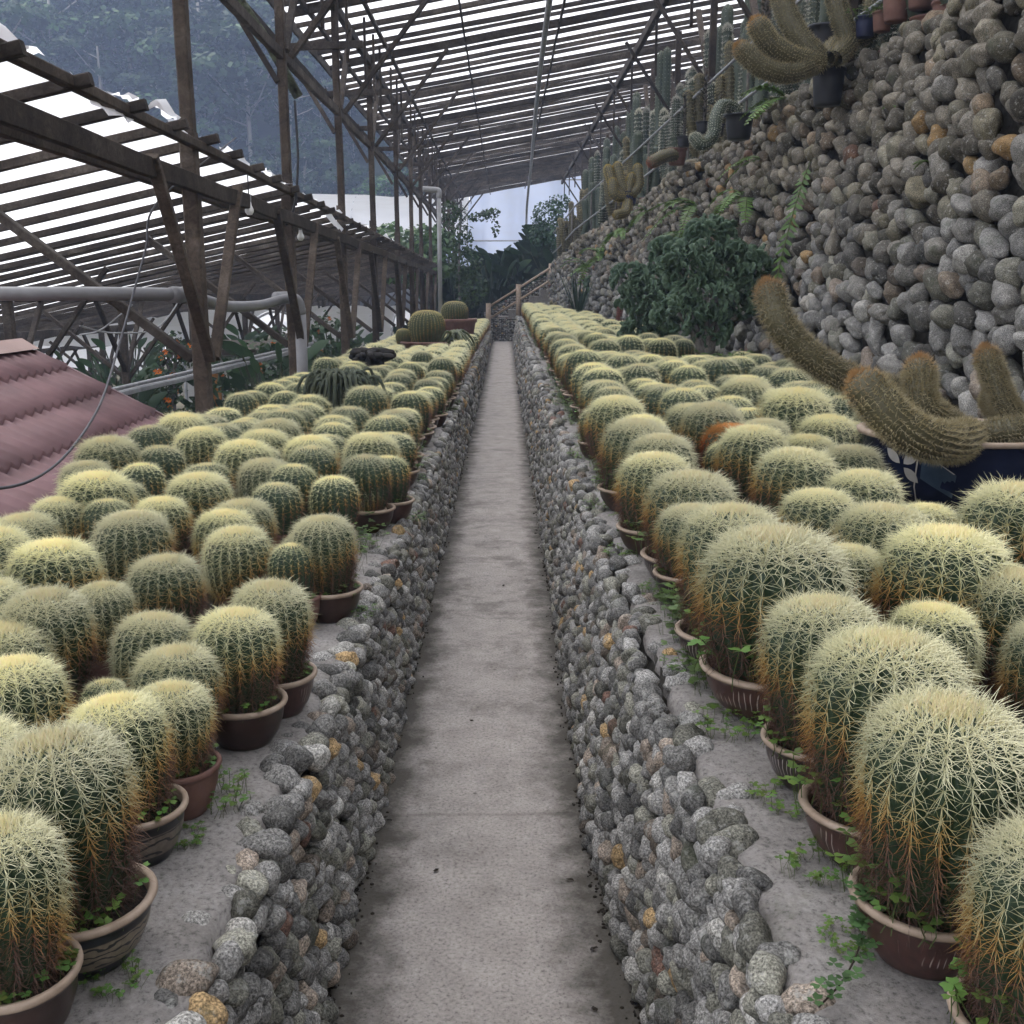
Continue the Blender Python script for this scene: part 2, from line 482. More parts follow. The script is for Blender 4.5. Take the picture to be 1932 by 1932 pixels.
def build_stones(parent, stones, n_keep=300):
    """stones: list of (pos, 3x3, tint). The ones that show largest are objects, the rest one mass."""
    cell, grid, kept = 0.12, {}, []
    for s in stones:                                      # drop stones that would sink into a neighbour
        rad_ = np.cbrt(abs(np.linalg.det(s[1]))); key = tuple(int(math.floor(q / cell)) for q in s[0]); bad = False
        for dx in (-1, 0, 1):
            for dy in (-1, 0, 1):
                for dz in (-1, 0, 1):
                    for (p2, r2) in grid.get((key[0] + dx, key[1] + dy, key[2] + dz), ()):
                        if (p2[0]-s[0][0])**2 + (p2[1]-s[0][1])**2 + (p2[2]-s[0][2])**2 < (0.62 * (rad_ + r2)) ** 2: bad = True
        if not bad:
            grid.setdefault(key, []).append((s[0], rad_)); kept.append(s)
    stones = kept
    P = np.array([s[0] for s in stones]); sz = np.array([np.cbrt(abs(np.linalg.det(s[1]))) for s in stones])
    u, v, z = proj(P)
    vis = (z > 0.3) & (u > -30) & (u < 1962) & (v > -30) & (v < 1962)
    score = np.where(vis, sz / np.maximum(z, 0.3), -1)
    keep = set(np.argsort(-score)[:n_keep].tolist())
    VV, TT, CC, n = [], [], [], 0
    for i, (p, M, c) in enumerate(stones):
        k = i % 14
        if i in keep:
            o = link('cobble', SMESH[k], parent)
            m4 = Matrix.Identity(4)
            for a in range(3):
                for b_ in range(3): m4[a][b_] = M[a][b_]
                m4[a][3] = p[a]
            o.matrix_basis = m4
            o.color = (*c, 1)
        else:
            px = F * sz[i] / max(abs(z[i]), 0.5)
            V, T = (SV if px > 11 else SV1 if px > 5 else SV0)[k]
            VV.append(V @ M.T + p); TT.append(T + n); n += len(V)
            CC.append(np.tile((*c, 1.0), (len(V), 1)))
    if VV:
        o = link('cobble_mass', fast_mesh('cobble_mass', np.concatenate(VV), np.concatenate(TT), M_STONE_T, True, np.concatenate(CC)), parent)
        tag(o, kind='stuff')
def face_stones(surf, y0, y1, hgt, rowh, wid, bulge, tilt0=0.0, grow=None):
    """courses of cobbles on a face; surf(y,s) -> point, s in 0..1 up the face; hgt(y) face height"""
    out = []
    hm = hgt((y0 + y1) / 2)
    rows = int(hm / rowh)
    for r in range(rows + 1):
        y = y0 + rng.uniform(0, wid)
        while y < y1:
            g_ = grow(y) if grow else 1.0
            w = wid * g_ * rng.uniform(0.62, 1.38)
            h = rowh * g_ * rng.uniform(0.82, 1.35)
            yc = y + w / 2
            s = (r + 0.45 + rng.normal(0, 0.2)) / (rows + 0.6)
            p0, p1 = surf(yc, s), surf(yc, s + 0.02)
            e2 = p1 - p0; e2 /= np.linalg.norm(e2)
            pa = surf(yc + 0.05, s); e1 = pa - p0; e1 /= np.linalg.norm(e1)
            n = np.cross(e1, e2); n /= np.linalg.norm(n)
            if n[0] * (-1 if p0[0] > 0 else 1) < 0: n = -n
            tl = tilt0 + rng.normal(0, 0.28)
            d = min(w, h) * rng.uniform(0.85, 1.15)
            M = frame_mat(e1, e2, n, tl, (w * 0.5, h * 0.51, d * 0.56))
            out.append((p0 + n * (bulge * rng.uniform(-0.3, 1.0)), M, stone_tint()))
            y += w * 0.93
    return out

def kerb_wall(side):
    sg = -1 if side == 'L' else 1
    t = tL if sg < 0 else tR
    xb, xt, xi = (XLb, XLt, XLi) if sg < 0 else (XRb, XRt, XRi)
    out_x = (lambda y: LB_OUT) if sg < 0 else (lambda y: WB(y) + 0.12)
    lab = ('low cobblestone wall carrying the bed beside the red metal roof' if sg < 0 else
           'low cobblestone wall carrying the bed under the tall cobble wall')
    W = thing('stone_wall', lab, 'wall', (sg * 0.45, 0, 0))
    W.location = (0, 0, 0)
    ys = np.linspace(-1.0, END, 120)
    # mortar core
    V, Fc = [], []
    for y in ys:
        V += [(xb(y) + sg * 0.05, y, -0.02), (xt(y) + sg * 0.05, y, t(y) - 0.025), (xi(y) - sg * 0.02, y, t(y) - 0.014), (xi(y) + sg * 0.1, y, t(y) - 0.014)]
    for j in range(len(ys) - 1):
        for i in range(3): Fc.append((j*4+i, j*4+i+1, j*4+5+i, j*4+4+i))
    MB().add(V, Fc).build('mortar', M_MORTAR, W)
    # concrete ledge with a ragged inner edge
    ys = np.arange(-1.0, END, 0.035)
    wob = np.cumsum(rng.normal(0, 0.004, len(ys))); wob -= np.convolve(wob, np.ones(41) / 41, 'same'); wob = np.clip(wob, -0.02, 0.02)
    V, Fc = [], []
    for j, y in enumerate(ys):
        e = xi(y) - sg * 0.04 + wob[j] + rng.normal(0, 0.004)
        zt = t(y)
        V += [(e - sg * 0.012, y, zt - 0.045), (e, y, zt - 0.008 + rng.normal(0, 0.003)), (e + sg * 0.03, y, zt + rng.normal(0, 0.0025)),
              (e + sg * 0.09, y, zt + rng.normal(0, 0.0015)), (xi(y) + sg * 0.3, y, zt), (out_x(y), y, zt), (out_x(y), y, zt - (2.9 if sg < 0 else 0.4))]
    for j in range(len(ys) - 1):
        for i in range(6): Fc.append((j*7+i, j*7+i+1, j*7+8+i, j*7+7+i))
    MB().add(V, Fc).build('concrete_ledge', M_LEDGE, W)
    V, Fc = [], []
    for j, y in enumerate(ys[::4]):
        a = xi(y) + sg * (0.24 + 0.05 * math.sin(y * 3.1) + rng.normal(0, 0.015)); b = out_x(y) - sg * 0.05
        for k in range(5): V.append((a + (b - a) * k / 4, y, t(y) + 0.004 + (0 if k == 0 else abs(rng.normal(0, 0.006)))))
    for j in range(len(ys[::4]) - 1):
        for i in range(4): Fc.append((j*5+i, j*5+i+1, j*5+6+i, j*5+5+i))
    MB().add(V, Fc).build('added_soil_sheet', M_SOIL, W)  # dark sheet added over the bed floor to cut fill light between pots
    # cobbles on the face and on the lip
    surf = lambda y, s: np.array((xb(y) + (xt(y) - xb(y)) * s, y, 0.0 + (t(y) - 0.015) * s))
    st = face_stones(surf, 0.9, 10.5, lambda y: t(y), 0.047, 0.063, 0.014, 0.35 * sg)
    st += face_stones(surf, 10.5, END, lambda y: t(y), 0.085, 0.115, 0.012, 0.3 * sg)
    for off, zz in ((0.02, -0.012), (0.5, -0.018)):
        y = 0.9 + off * 0.1
        while y < END:
            w = rng.uniform(0.045, 0.08)
            f = 0.22 if off < 0.3 else 0.78
            x = xt(y) + (xi(y) - xt(y)) * (f + rng.normal(0, 0.16))
            p = np.array((x, y + w / 2, t(y) + zz + rng.normal(0, 0.008)))
            a = rng.uniform(0, 3.14)
            M = frame_mat(np.array((math.cos(a), math.sin(a), 0)), np.array((-math.sin(a), math.cos(a), 0)), np.array((0.0, 0, 1)), 0,
                          (w * rng.uniform(0.5, 0.72), w * rng.uniform(0.4, 0.55), w * rng.uniform(0.36, 0.5)))
            if f < 0.5 or rng.random() < 0.62: st.append((p, M, stone_tint()))
            y += w * (0.95 if f < 0.5 else 1.15)
    build_stones(W, st)
    # crumbs of soil washed to the foot of the wall
    nC = 6000
    yy = 1.0 + 18 * rng.random(nC) ** 1.7
    xx = np.array([xb(y) for y in yy]) - sg * np.abs(rng.normal(0, 0.022, nC)) + sg * 0.014
    VV, TT = [], []
    V0, T0 = ico(0)
    for i in range(nC):
        s = rng.uniform(0.0012, 0.0045) * (1 + yy[i] * 0.08)
        VV.append(V0 * s * rng.uniform(0.6, 1.4, 3) + (xx[i], yy[i], s * 0.3)); TT.append(T0 + i * len(V0))
    o = link('dirt_crumbs', fast_mesh('dirt_crumbs', np.concatenate(VV), np.concatenate(TT), M_SOIL, False))
    tag(o, 'dark soil crumbs along the foot of the ' + ('roof-side' if sg < 0 else 'cobble-side') + ' low wall', 'soil', kind='stuff')
    return W
WALL_L = kerb_wall('L')
WALL_R = kerb_wall('R')

# ------------------------------------------------------------------ the tall cobble wall and its terrace
BW = thing('retaining_wall', 'tall sloping cobblestone retaining wall rising behind the cactus bed', 'wall')
bsurf = lambda y, s: np.array((WB(y) + (WT(y) - WB(y)) * s + 0.05 * math.sin(y * 1.3 + 3 * s), y, tR(y) + (HT(y) - tR(y)) * s))
V, Fc = [], []
ys = np.linspace(-16, 33.0, 99)
for y in ys:
    for s in np.linspace(-0.05, 1, 8):
        p = bsurf(y, s); V.append((p[0] + 0.13, p[1], p[2]))
for j in range(len(ys) - 1):
    for i in range(7): Fc.append((j*8+i, j*8+i+1, j*8+9+i, j*8+8+i))
MB().add(V, Fc).build('mortar', M_MORTAR, BW)
st = face_stones(bsurf, 3.0, 32.5, lambda y: 2.6, 0.116, 0.2, 0.06, 0.5, grow=lerp_tab([0, 6, 14, 33], [1.12, 1.08, 0.95, 0.9]))
y = 3.0
while y < 32.5:                                          # loose stones along the crest
    w = rng.uniform(0.12, 0.26)
    p = bsurf(y, 1.0) + np.array((rng.uniform(-0.02, 0.2), 0, rng.uniform(-0.03, 0.05)))
    a = rng.uniform(0, 3.14)
    M = frame_mat(np.array((math.cos(a), math.sin(a), 0)), np.array((-math.sin(a), math.cos(a), 0)), np.array((0.0, 0, 1)), 0, (w * 0.6, w * 0.48, w * 0.4))
    st.append((p, M, stone_tint())); y += w * 0.7
wz = [float(np.clip((p[2] + rng.normal(0, 0.3) - 1.5) / 1.0, 0, 1)) for (p, M, c) in st]
st = [(p, M, tuple(k * (0.74 * (1 - w_) + f * 0.88 * w_) for k, f in zip(c, (0.68, 0.62, 0.52)))) for (p, M, c), w_ in zip(st, wz)]
build_stones(BW, st)
V, Fc = [], []
for y in ys:
    V += [(WT(y) + 0.05, y, HT(y) - 0.04), (WT(y) + 0.6, y, HT(y) + 0.0), (6.5, y, HT(y) + 0.1), (9.0, y, HT(y) + 2.6), (40, y, HT(y) + 26)]  # unseen back slope steepened to block light from the right
for j in range(len(ys) - 1):
    for i in range(4): Fc.append((j*5+i, j*5+i+1, j*5+6+i, j*5+5+i))
tag(MB().add(V, Fc).build('terrace_ground', M_DIRT), kind='structure')

# ------------------------------------------------------------------ stairs across the end of the path
ST = thing('stone_stairs', 'pebble faced stairs climbing past the end of the concrete path', 'stairs', (0, 0, 0))
Y0 = END + 0.25
m = MB(); m.add(*box((-0.62, Y0 + 0.03, -0.1), (0.55, Y0 + 0.6, 0.62))); m.build('landing_core', M_MORTAR, ST, smooth=False)
def rail_z(x): return 0.97 + (x + 0.47) * 0.62
V = []
pr = [(-2.2, -0.2), (-2.2, 0.55), (-0.62, 0.62), (2.9, rail_z(2.9) - 0.12), (2.9, -0.2)]
for yy in (Y0 + 0.9, Y0 + 1.15):
    for (x, z) in pr: V.append((x, yy, z))
MB().add(V, [(0,1,2,3,4), (9,8,7,6,5), (0,5,6,1), (1,6,7,2), (2,7,8,3), (3,8,9,4)]).build('stair_core', M_MORTAR, ST, smooth=False)
st = []
for x in np.arange(-0.6, 0.5, 0.058):
    for z in np.arange(0.03, 0.64, 0.05):
        w = rng.uniform(0.7, 1.2)
        st.append((np.array((x + rng.normal(0, .008), Y0 + 0.03, z + rng.normal(0, .008))), np.diag((0.034 * w, 0.018, 0.027 * w)), tuple(1.25 * k for k in stone_tint())))
for x in np.arange(-2.15, 2.85, 0.066):
    for z in np.arange(0.0, 3.0, 0.058):
        if z < (rail_z(x) - 0.14 if x > -0.62 else 0.55):
            w = rng.uniform(0.7, 1.2)
            st.append((np.array((x + rng.normal(0, .01), Y0 + 0.9, z + rng.normal(0, .01))), np.diag((0.038 * w, 0.018, 0.03 * w)), stone_tint()))
build_stones(ST, st, 60)
for i in range(9):                                       # treads
    x = -0.5 + i * 0.3
    MB().add(*box((x, Y0 + 0.2, max(0, rail_z(x) - 1.0)), (x + 0.3, Y0 + 0.9, rail_z(x) - 0.45))).build('step', M_LEDGE, ST, smooth=False)
HR = thing('handrail', 'log style concrete handrail climbing beside the pebble stairs', 'handrail', (0, 0, 0))
for x, zb in ((-0.47, 0.15), (0.38, 0.6), (1.3, 1.2), (2.3, 1.8)):
    zt = rail_z(x) + 0.09
    MB().add(*tube([(x, Y0 - 0.02, zb), (x, Y0 - 0.02, (zb + zt) / 2), (x, Y0 - 0.02, zt)], 0.072, 10)).build('post', M_RIM, HR)
for dz in (-0.02, -0.36):
    MB().add(*tube([(-0.45, Y0 - 0.02, rail_z(-0.45) + dz), (1.0, Y0 - 0.02, rail_z(1.0) + dz), (2.4, Y0 - 0.02, rail_z(2.4) + dz)], 0.032, 8)).build('rail', M_RIM, HR)

# ------------------------------------------------------------------ the tall slatted shade house over the path
GH = thing('shade_house', 'tall timber shade house roofed with slats and clear plastic over the path', 'greenhouse')
POSTX = -2.14
def roof_z(x): return 5.1 + 0.18 * (x - POSTX)
RX0, RX1, RY0, RY1 = -2.86, 13.0, -16.0, 47.5  # unseen reaches behind and to the right lengthened to block light
post_y = [0.75, 4.15, 7.57, 11.0, 14.5, 17.9, 21.7, 24.9, 28.2, 31.5, 35.0, 38.5, 42.0, 45.5]
me_cache = {}
def shared_bar(name, key, p0, p1, w, h, mat, parent, offs):
    """same timber at several places along y"""
    if key not in me_cache: me_cache[key] = [MB().add(*bar(np.array(p0), np.array(p1), w, h)).mesh(name, mat, False) for _ in range(4)]
    for i, (dx, dy, dz) in enumerate(offs): link(name, me_cache[key][int(rng.integers(4))], parent, (dx, dy, dz))
ys = np.arange(RY0, RY1, 0.575)
offs = [(0, y + rng.normal(0, 0.035), rng.normal(0, 0.012)) for y in ys]
shared_bar('rafter', 'r1', (RX0, 0, roof_z(RX0) + 0.07), (RX1, 0, roof_z(RX1) + 0.07), 0.05, 0.075, M_WOOD, GH, offs)
shared_bar('tie_rafter', 'r2', (RX0 + 0.2, 0.06, roof_z(RX0 + 0.2) - 0.03), (RX1, 0.06, roof_z(RX1) - 0.03), 0.06, 0.12, M_WOOD, GH, [(0, y, 0) for y in post_y])
# film laid on the rafters, slightly slack between them
V, Fc = [], []
yy = np.arange(RY0, RY1, 0.2875)
xs = np.linspace(RX0 - 0.06, RX1, 14)
for j, y in enumerate(yy):
    for x in xs: V.append((x, y, roof_z(x) + (0.106 if j % 2 == 0 else 0.125) + rng.normal(0, 0.004)))
for j in range(len(yy) - 1):
    for i in range(13): Fc.append((j*14+i, j*14+i+1, j*14+15+i, j*14+14+i))
MB().add(V, Fc).build('plastic_film', M_SHEET, GH)
for x, w, h, dz, nm in ((POSTX, 0.07, 0.13, -0.08, 'wall_plate'), (2.45, 0.09, 0.15, -0.09, 'purlin'), (0.86, 0.035, 0.05, -0.04, 'batten'), (-0.62, 0.03, 0.03, -0.03, 'batten'),
                        (RX0, 0.03, 0.14, 0.03, 'fascia_board'), (-2.5, 0.05, 0.07, -0.04, 'batten'), (-1.8, 0.05, 0.06, -0.04, 'batten'), (4.6, 0.09, 0.15, -0.09, 'purlin')):
    MB().add(*bar((x, RY0, roof_z(x) + dz), (x, RY1, roof_z(x) + dz), w, h)).build(nm, M_WOOD, GH, smooth=False)
MB().add(*bar((POSTX - 0.02, RY0, 3.78), (POSTX - 0.02, RY1, 3.74), 0.06, 0.1)).build('wall_plate', M_WOOD, GH, smooth=False)
MB().add(*bar((RX0 + 0.05, RY0, 4.55), (RX0 + 0.05, RY1, 4.5), 0.05, 0.08)).build('fascia_board', M_WOOD, GH, smooth=False)
for i, y in enumerate(post_y):
    j = rng.normal(0, 0.02)
    MB().add(*bar((POSTX, y, -2.3), (POSTX + j, y, 2.6), 0.105, 0.12, (0, 1, 0))).build('post', M_WOODB, GH, smooth=False)
    MB().add(*bar((POSTX + j + 0.01, y, 2.2), (POSTX + j, y, 5.05), 0.085, 0.1, (0, 1, 0))).build('post', M_WOODB, GH, smooth=False)
    MB().add(*bar((POSTX + 0.06, y + 0.06, 3.75), (-0.9, y + 0.05, 5.22), 0.055, 0.075, (0, 1, 0))).build('brace', M_WOOD, GH, smooth=False)
    MB().add(*bar((POSTX - 0.05, y - 0.06, 3.5), (RX0 + 0.02, y - 0.05, 4.6), 0.05, 0.07, (0, 1, 0))).build('brace', M_WOOD, GH, smooth=False)
    MB().add(*bar((POSTX + 0.02, y, 3.8), (POSTX + 0.02, y + 1.15, 5.0), 0.05, 0.07, (1, 0, 0))).build('brace', M_WOOD, GH, smooth=False)
    MB().add(*bar((POSTX - 0.7, y - 0.09, 4.52), (POSTX + 0.35, y - 0.09, 4.56), 0.05, 0.09)).build('tie_beam', M_WOOD, GH, smooth=False)
    for dy in (0.9, 1.9, 2.7):
        MB().add(*bar((POSTX + 0.25, y + dy, 4.2), (POSTX + 0.25, y + dy, 5.1), 0.035, 0.035, (0, 1, 0))).build('hanger', M_WOOD, GH, smooth=False)
for y in np.arange(7.0, 47, 3.4):                        # row of posts on the terrace
    zb = HT(min(y, 33)) - 0.1 if y < 34 else 0
    MB().add(*bar((3.15, y, zb), (3.15, y, roof_z(3.15)), 0.1, 0.1, (0, 1, 0))).build('post', M_WOODB, GH, smooth=False)
    MB().add(*bar((3.15, y + 0.05, 4.5), (2.2, y + 0.05, roof_z(2.2)), 0.05, 0.08, (0, 1, 0))).build('brace', M_WOOD, GH, smooth=False)
    MB().add(*bar((3.2, y, 4.1), (3.2, y + 1.7, roof_z(3.2) - 0.05), 0.05, 0.09, (1, 0, 0))).build('brace', M_WOODB, GH, smooth=False)
    MB().add(*bar((2.45, y + 1.2, 4.9), (2.45, y + 1.2, roof_z(2.45)), 0.04, 0.05, (0, 1, 0))).build('hanger', M_WOOD, GH, smooth=False)
    MB().add(*bar((5.0, y + 1.0, 2.4), (5.0, y + 1.0, roof_z(5.0)), 0.1, 0.1, (0, 1, 0))).build('post', M_WOODB, GH, smooth=False)
# grey water pipe slung under the slats, drooping at its far end
pz = [(0.60, -1, roof_z(.6) - .1), (0.62, 15, roof_z(.6) - .14), (0.7, 25, roof_z(.7) - .15), (0.86, 36, roof_z(.8) - .2), (0.88, 41, roof_z(.8) - .55), (0.86, 43.5, roof_z(.8) - 1.2), (0.85, 44, 3.4)]
tag(MB().add(*tube(smooth_curve(pz, 50), 0.045, 8)).build('water_pipe', M_STEEL), 'long grey water pipe slung lengthwise under the roof slats', 'pipe')
# pole grown over with lichen beside the second post
a = at_depth(563, 183, 10.6); b = at_depth(447, 0, 10.3)
tag(MB().add(*tube([a, (a + b) / 2 + (0.03, 0, 0.02), b + (b - a) * 0.6], 0.05, 8)).build('mossy_pole', M_MOSSY), 'dark lichen covered pole leaning out under the tall roof eave', 'pole')

# ------------------------------------------------------------------ the lower slatted shade house beside it
G2 = thing('low_shade_house', 'lower weathered shade house with torn plastic along its ridge', 'greenhouse')
E2 = lerp_tab([0, 4.5, 7.6, 11, 14.5, 17.9, 21.7, 47], [2.36, 2.37, 2.41, 2.31, 2.23, 2.16, 2.1, 1.72])                  # height of its upper edge
SL = 0.22
X2 = -2.3
ys = np.arange(1.0, 47, 0.74)
for i, y in enumerate(ys):
    z = E2(y)
    L = 9.0
    MB().add(*bar((X2 + 0.33, y + rng.normal(0, .03), z + 0.1 + 0.33 * SL), (X2 - L, y + rng.normal(0, .03), z + 0.1 - L * SL), 0.05, 0.06)).build('rafter', M_WOOD, G2, smooth=False)
    if y > 10:
        MB().add(*bar((X2 + 0.1, y + 0.35, z + 0.12), (X2 - L, y + 0.35 + rng.normal(0, .05), z + 0.12 - L * SL), 0.06 if y < 14 else 0.16, 0.025)).build('slat', M_WOOD, G2, smooth=False)
# film in loose lengths
V, Fc = [], []
yy = np.arange(0.8, 47, 0.35)
xs = np.linspace(X2 + 0.1, X2 - 9.1, 9)
for j, y in enumerate(yy):
    for x in xs: V.append((x, y, E2(y) + 0.17 + (x - X2) * SL + rng.normal(0, 0.008)))
for j in range(len(yy) - 1):
    for i in range(8): Fc.append((j*9+i, j*9+i+1, j*9+10+i, j*9+9+i))
MB().add(V, Fc).build('plastic_film', M_SHEET, G2)
for x, w, h, dz in ((POSTX + 0.07, 0.045, 0.115, -0.06), (X2 + 0.02, 0.05, 0.1, 0.0), (X2 + 0.22, 0.06, 0.06, 0.2), (-5.4, 0.06, 0.14, -0.05), (-8.4, 0.06, 0.14, -0.05), (-11.2, 0.06, 0.12, -0.05)):
    MB().add(*bar((x, 0.8, E2(.8) + dz + (x - X2) * SL), (x, 47, E2(47) + dz + (x - X2) * SL), w, h)).build('beam', M_WOODB if x > -3 else M_WOOD, G2, smooth=False)
for y in post_y[2:]:
    zt = E2(y) - 0.08
    for dy in (-1.05, 1.0):
        MB().add(*bar((POSTX + 0.08, y + 0.05 * dy, zt - 1.25), (POSTX + 0.08, y + dy, zt), 0.05, 0.075, (1, 0, 0))).build('brace', M_WOODB, G2, smooth=False)
    MB().add(*bar((POSTX - 0.07, y + 0.03, zt - 1.25), (POSTX - 1.45, y + 0.03, zt - 0.18), 0.06, 0.085, (0, 1, 0))).build('brace', M_WOOD, G2, smooth=False)
    for px in (-5.4, -8.4, -11.2):
        zp = E2(y) + (px - X2) * SL - 0.1
        MB().add(*bar((px, y + 0.8, -2.8), (px, y + 0.8, zp), 0.1, 0.1, (0, 1, 0))).build('post', M_WOOD, G2, smooth=False)
        for dy in (-1.0, 1.0):
            MB().add(*bar((px, y + 0.8, zp - 1.1), (px, y + 0.8 + dy, zp), 0.05, 0.06, (1, 0, 0))).build('brace', M_WOOD, G2, smooth=False)
        for dx in (-1.1, 1.1):
            MB().add(*bar((px, y + 0.83, zp - 1.2), (px + dx, y + 0.83, zp + dx * SL), 0.05, 0.06, (0, 1, 0))).build('brace', M_WOOD, G2, smooth=False)
# torn flaps of film along the ridge
for i in range(26):
    y = 3.6 + i * 0.62 + rng.normal(0, 0.15)
    n = 7; V, Fc = [], []
    L = rng.uniform(0.25, 0.7); w = rng.uniform(0.06, 0.16) * (1.7 if i % 5 == 0 else 1)
    for k in range(n):
        s = k / (n - 1)
        for q in (0, 0.5, 1):
            V.append((X2 + 0.12 + 0.1 * q * w / 0.1 * 0.7 + rng.normal(0, 0.012), y + L * s, E2(y + L * s) + 0.235 + (0.6 if i % 4 == 1 else 0.15) * w * math.sin(q * 3.0 + 0.4) * math.sin(s * 3.0) - (q * w * 0.9 if i % 3 == 0 else 0) + rng.normal(0, 0.012)))
    for k in range(n - 1):
        for q in range(2): Fc.append((k*3+q, k*3+q+1, k*3+4+q, k*3+3+q))
    MB().add(V, Fc).build('torn_flap', M_FILM, G2)
# ------------------------------------------------------------------ golden barrel cacti
def tint_mat(name, rough=0.55, trans=0.0, spec=0.3, rnd=0.2):
    m, nt, b, out = new_mat(name)
    t = nd(nt, 'Attribute', attribute_name='tint').outputs['Color']
    oi = nt.nodes.new('ShaderNodeObjectInfo').outputs['Random']
    t = mix(nt, 1.0, t, ramp(nt, oi, [(0, (1 - rnd, 1 - rnd, 1 - rnd)), (1, (1 + rnd, 1 + rnd, 1 + rnd * 0.6))]), 'MULTIPLY')
    nt.links.new(t, b.inputs['Base Color'])
    b.inputs['Roughness'].default_value = rough
    b.inputs['Specular IOR Level'].default_value = spec
    if trans:
        tl = nd(nt, 'BsdfTranslucent'); nt.links.new(t, tl.inputs[0])
        ms = nd(nt, 'MixShader'); ms.inputs[0].default_value = trans
        nt.links.new(b.outputs[0], ms.inputs[1]); nt.links.new(tl.outputs[0], ms.inputs[2]); nt.links.new(ms.outputs[0], out.inputs[0])
    return m
M_SPINE = tint_mat('cactus_spines', 0.5, 0.15)
M_LEAF = tint_mat('leaf', 0.5, 0.25, 0.35)
M_TINT = tint_mat('cactus_mass', 0.6)
def skin(name, c1, c2):
    m, nt, b, _ = new_mat(name)
    co = opos(nt)
    nt.links.new(ramp(nt, noise(nt, co, 5, 5, 0.6), [(0.3, c1), (0.7, c2)]), b.inputs['Base Color'])
    b.inputs['Roughness'].default_value = 0.5; b.inputs['Specular IOR Level'].default_value = 0.35
    bump(nt, b, noise(nt, co, 40, 4, 0.6), 0.15, 0.01)
    return m
M_BARREL = skin('barrel_skin', (0.014, 0.03, 0.016), (0.034, 0.06, 0.028))
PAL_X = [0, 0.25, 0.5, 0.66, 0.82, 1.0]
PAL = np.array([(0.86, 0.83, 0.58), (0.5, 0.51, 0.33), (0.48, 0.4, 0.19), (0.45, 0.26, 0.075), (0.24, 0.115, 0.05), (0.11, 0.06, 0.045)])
def spine_geo(B, D, L, rad, seg2, r):
    """thin pointed needles from base points B along D, slightly bent"""
    n = len(B)
    ref = np.where(np.abs(D[:, 2:3]) < 0.9, np.array([[0, 0, 1.0]]), np.array([[1.0, 0, 0]]))
    s = np.cross(D, ref); s /= np.linalg.norm(s, axis=1)[:, None]
    t = np.cross(s, D)
    tip = B + D * L[:, None]
    if seg2:
        bend = r.normal(0, 0.07, (n, 2)) * L[:, None]
        mid = B + D * (L * 0.5)[:, None] + s * bend[:, :1] + t * (bend[:, 1:] + 0.03 * L[:, None])
        rings = []
        for base, f in ((B, 1.0), (mid, 0.75)):
            for a in (0, 2.094, 4.189): rings.append(base + rad * f * (math.cos(a) * s + math.sin(a) * t))
        V = np.stack(rings + [tip], 1)
        tri = []
        for k in range(3):
            j = (k + 1) % 3
            tri += [(k, j, 3 + j), (k, 3 + j, 3 + k), (3 + k, 3 + j, 6)]
    else:
        V = np.stack([B + rad * (math.cos(a) * s + math.sin(a) * t) for a in (0, 2.094, 4.189)] + [tip], 1)
        tri = [(0, 1, 3), (1, 2, 3), (2, 0, 3)]
    m = V.shape[1]
    T = (np.arange(n)[:, None, None] * m + np.array(tri)[None]).reshape(-1, 3)
    return V.reshape(-1, 3), T, m
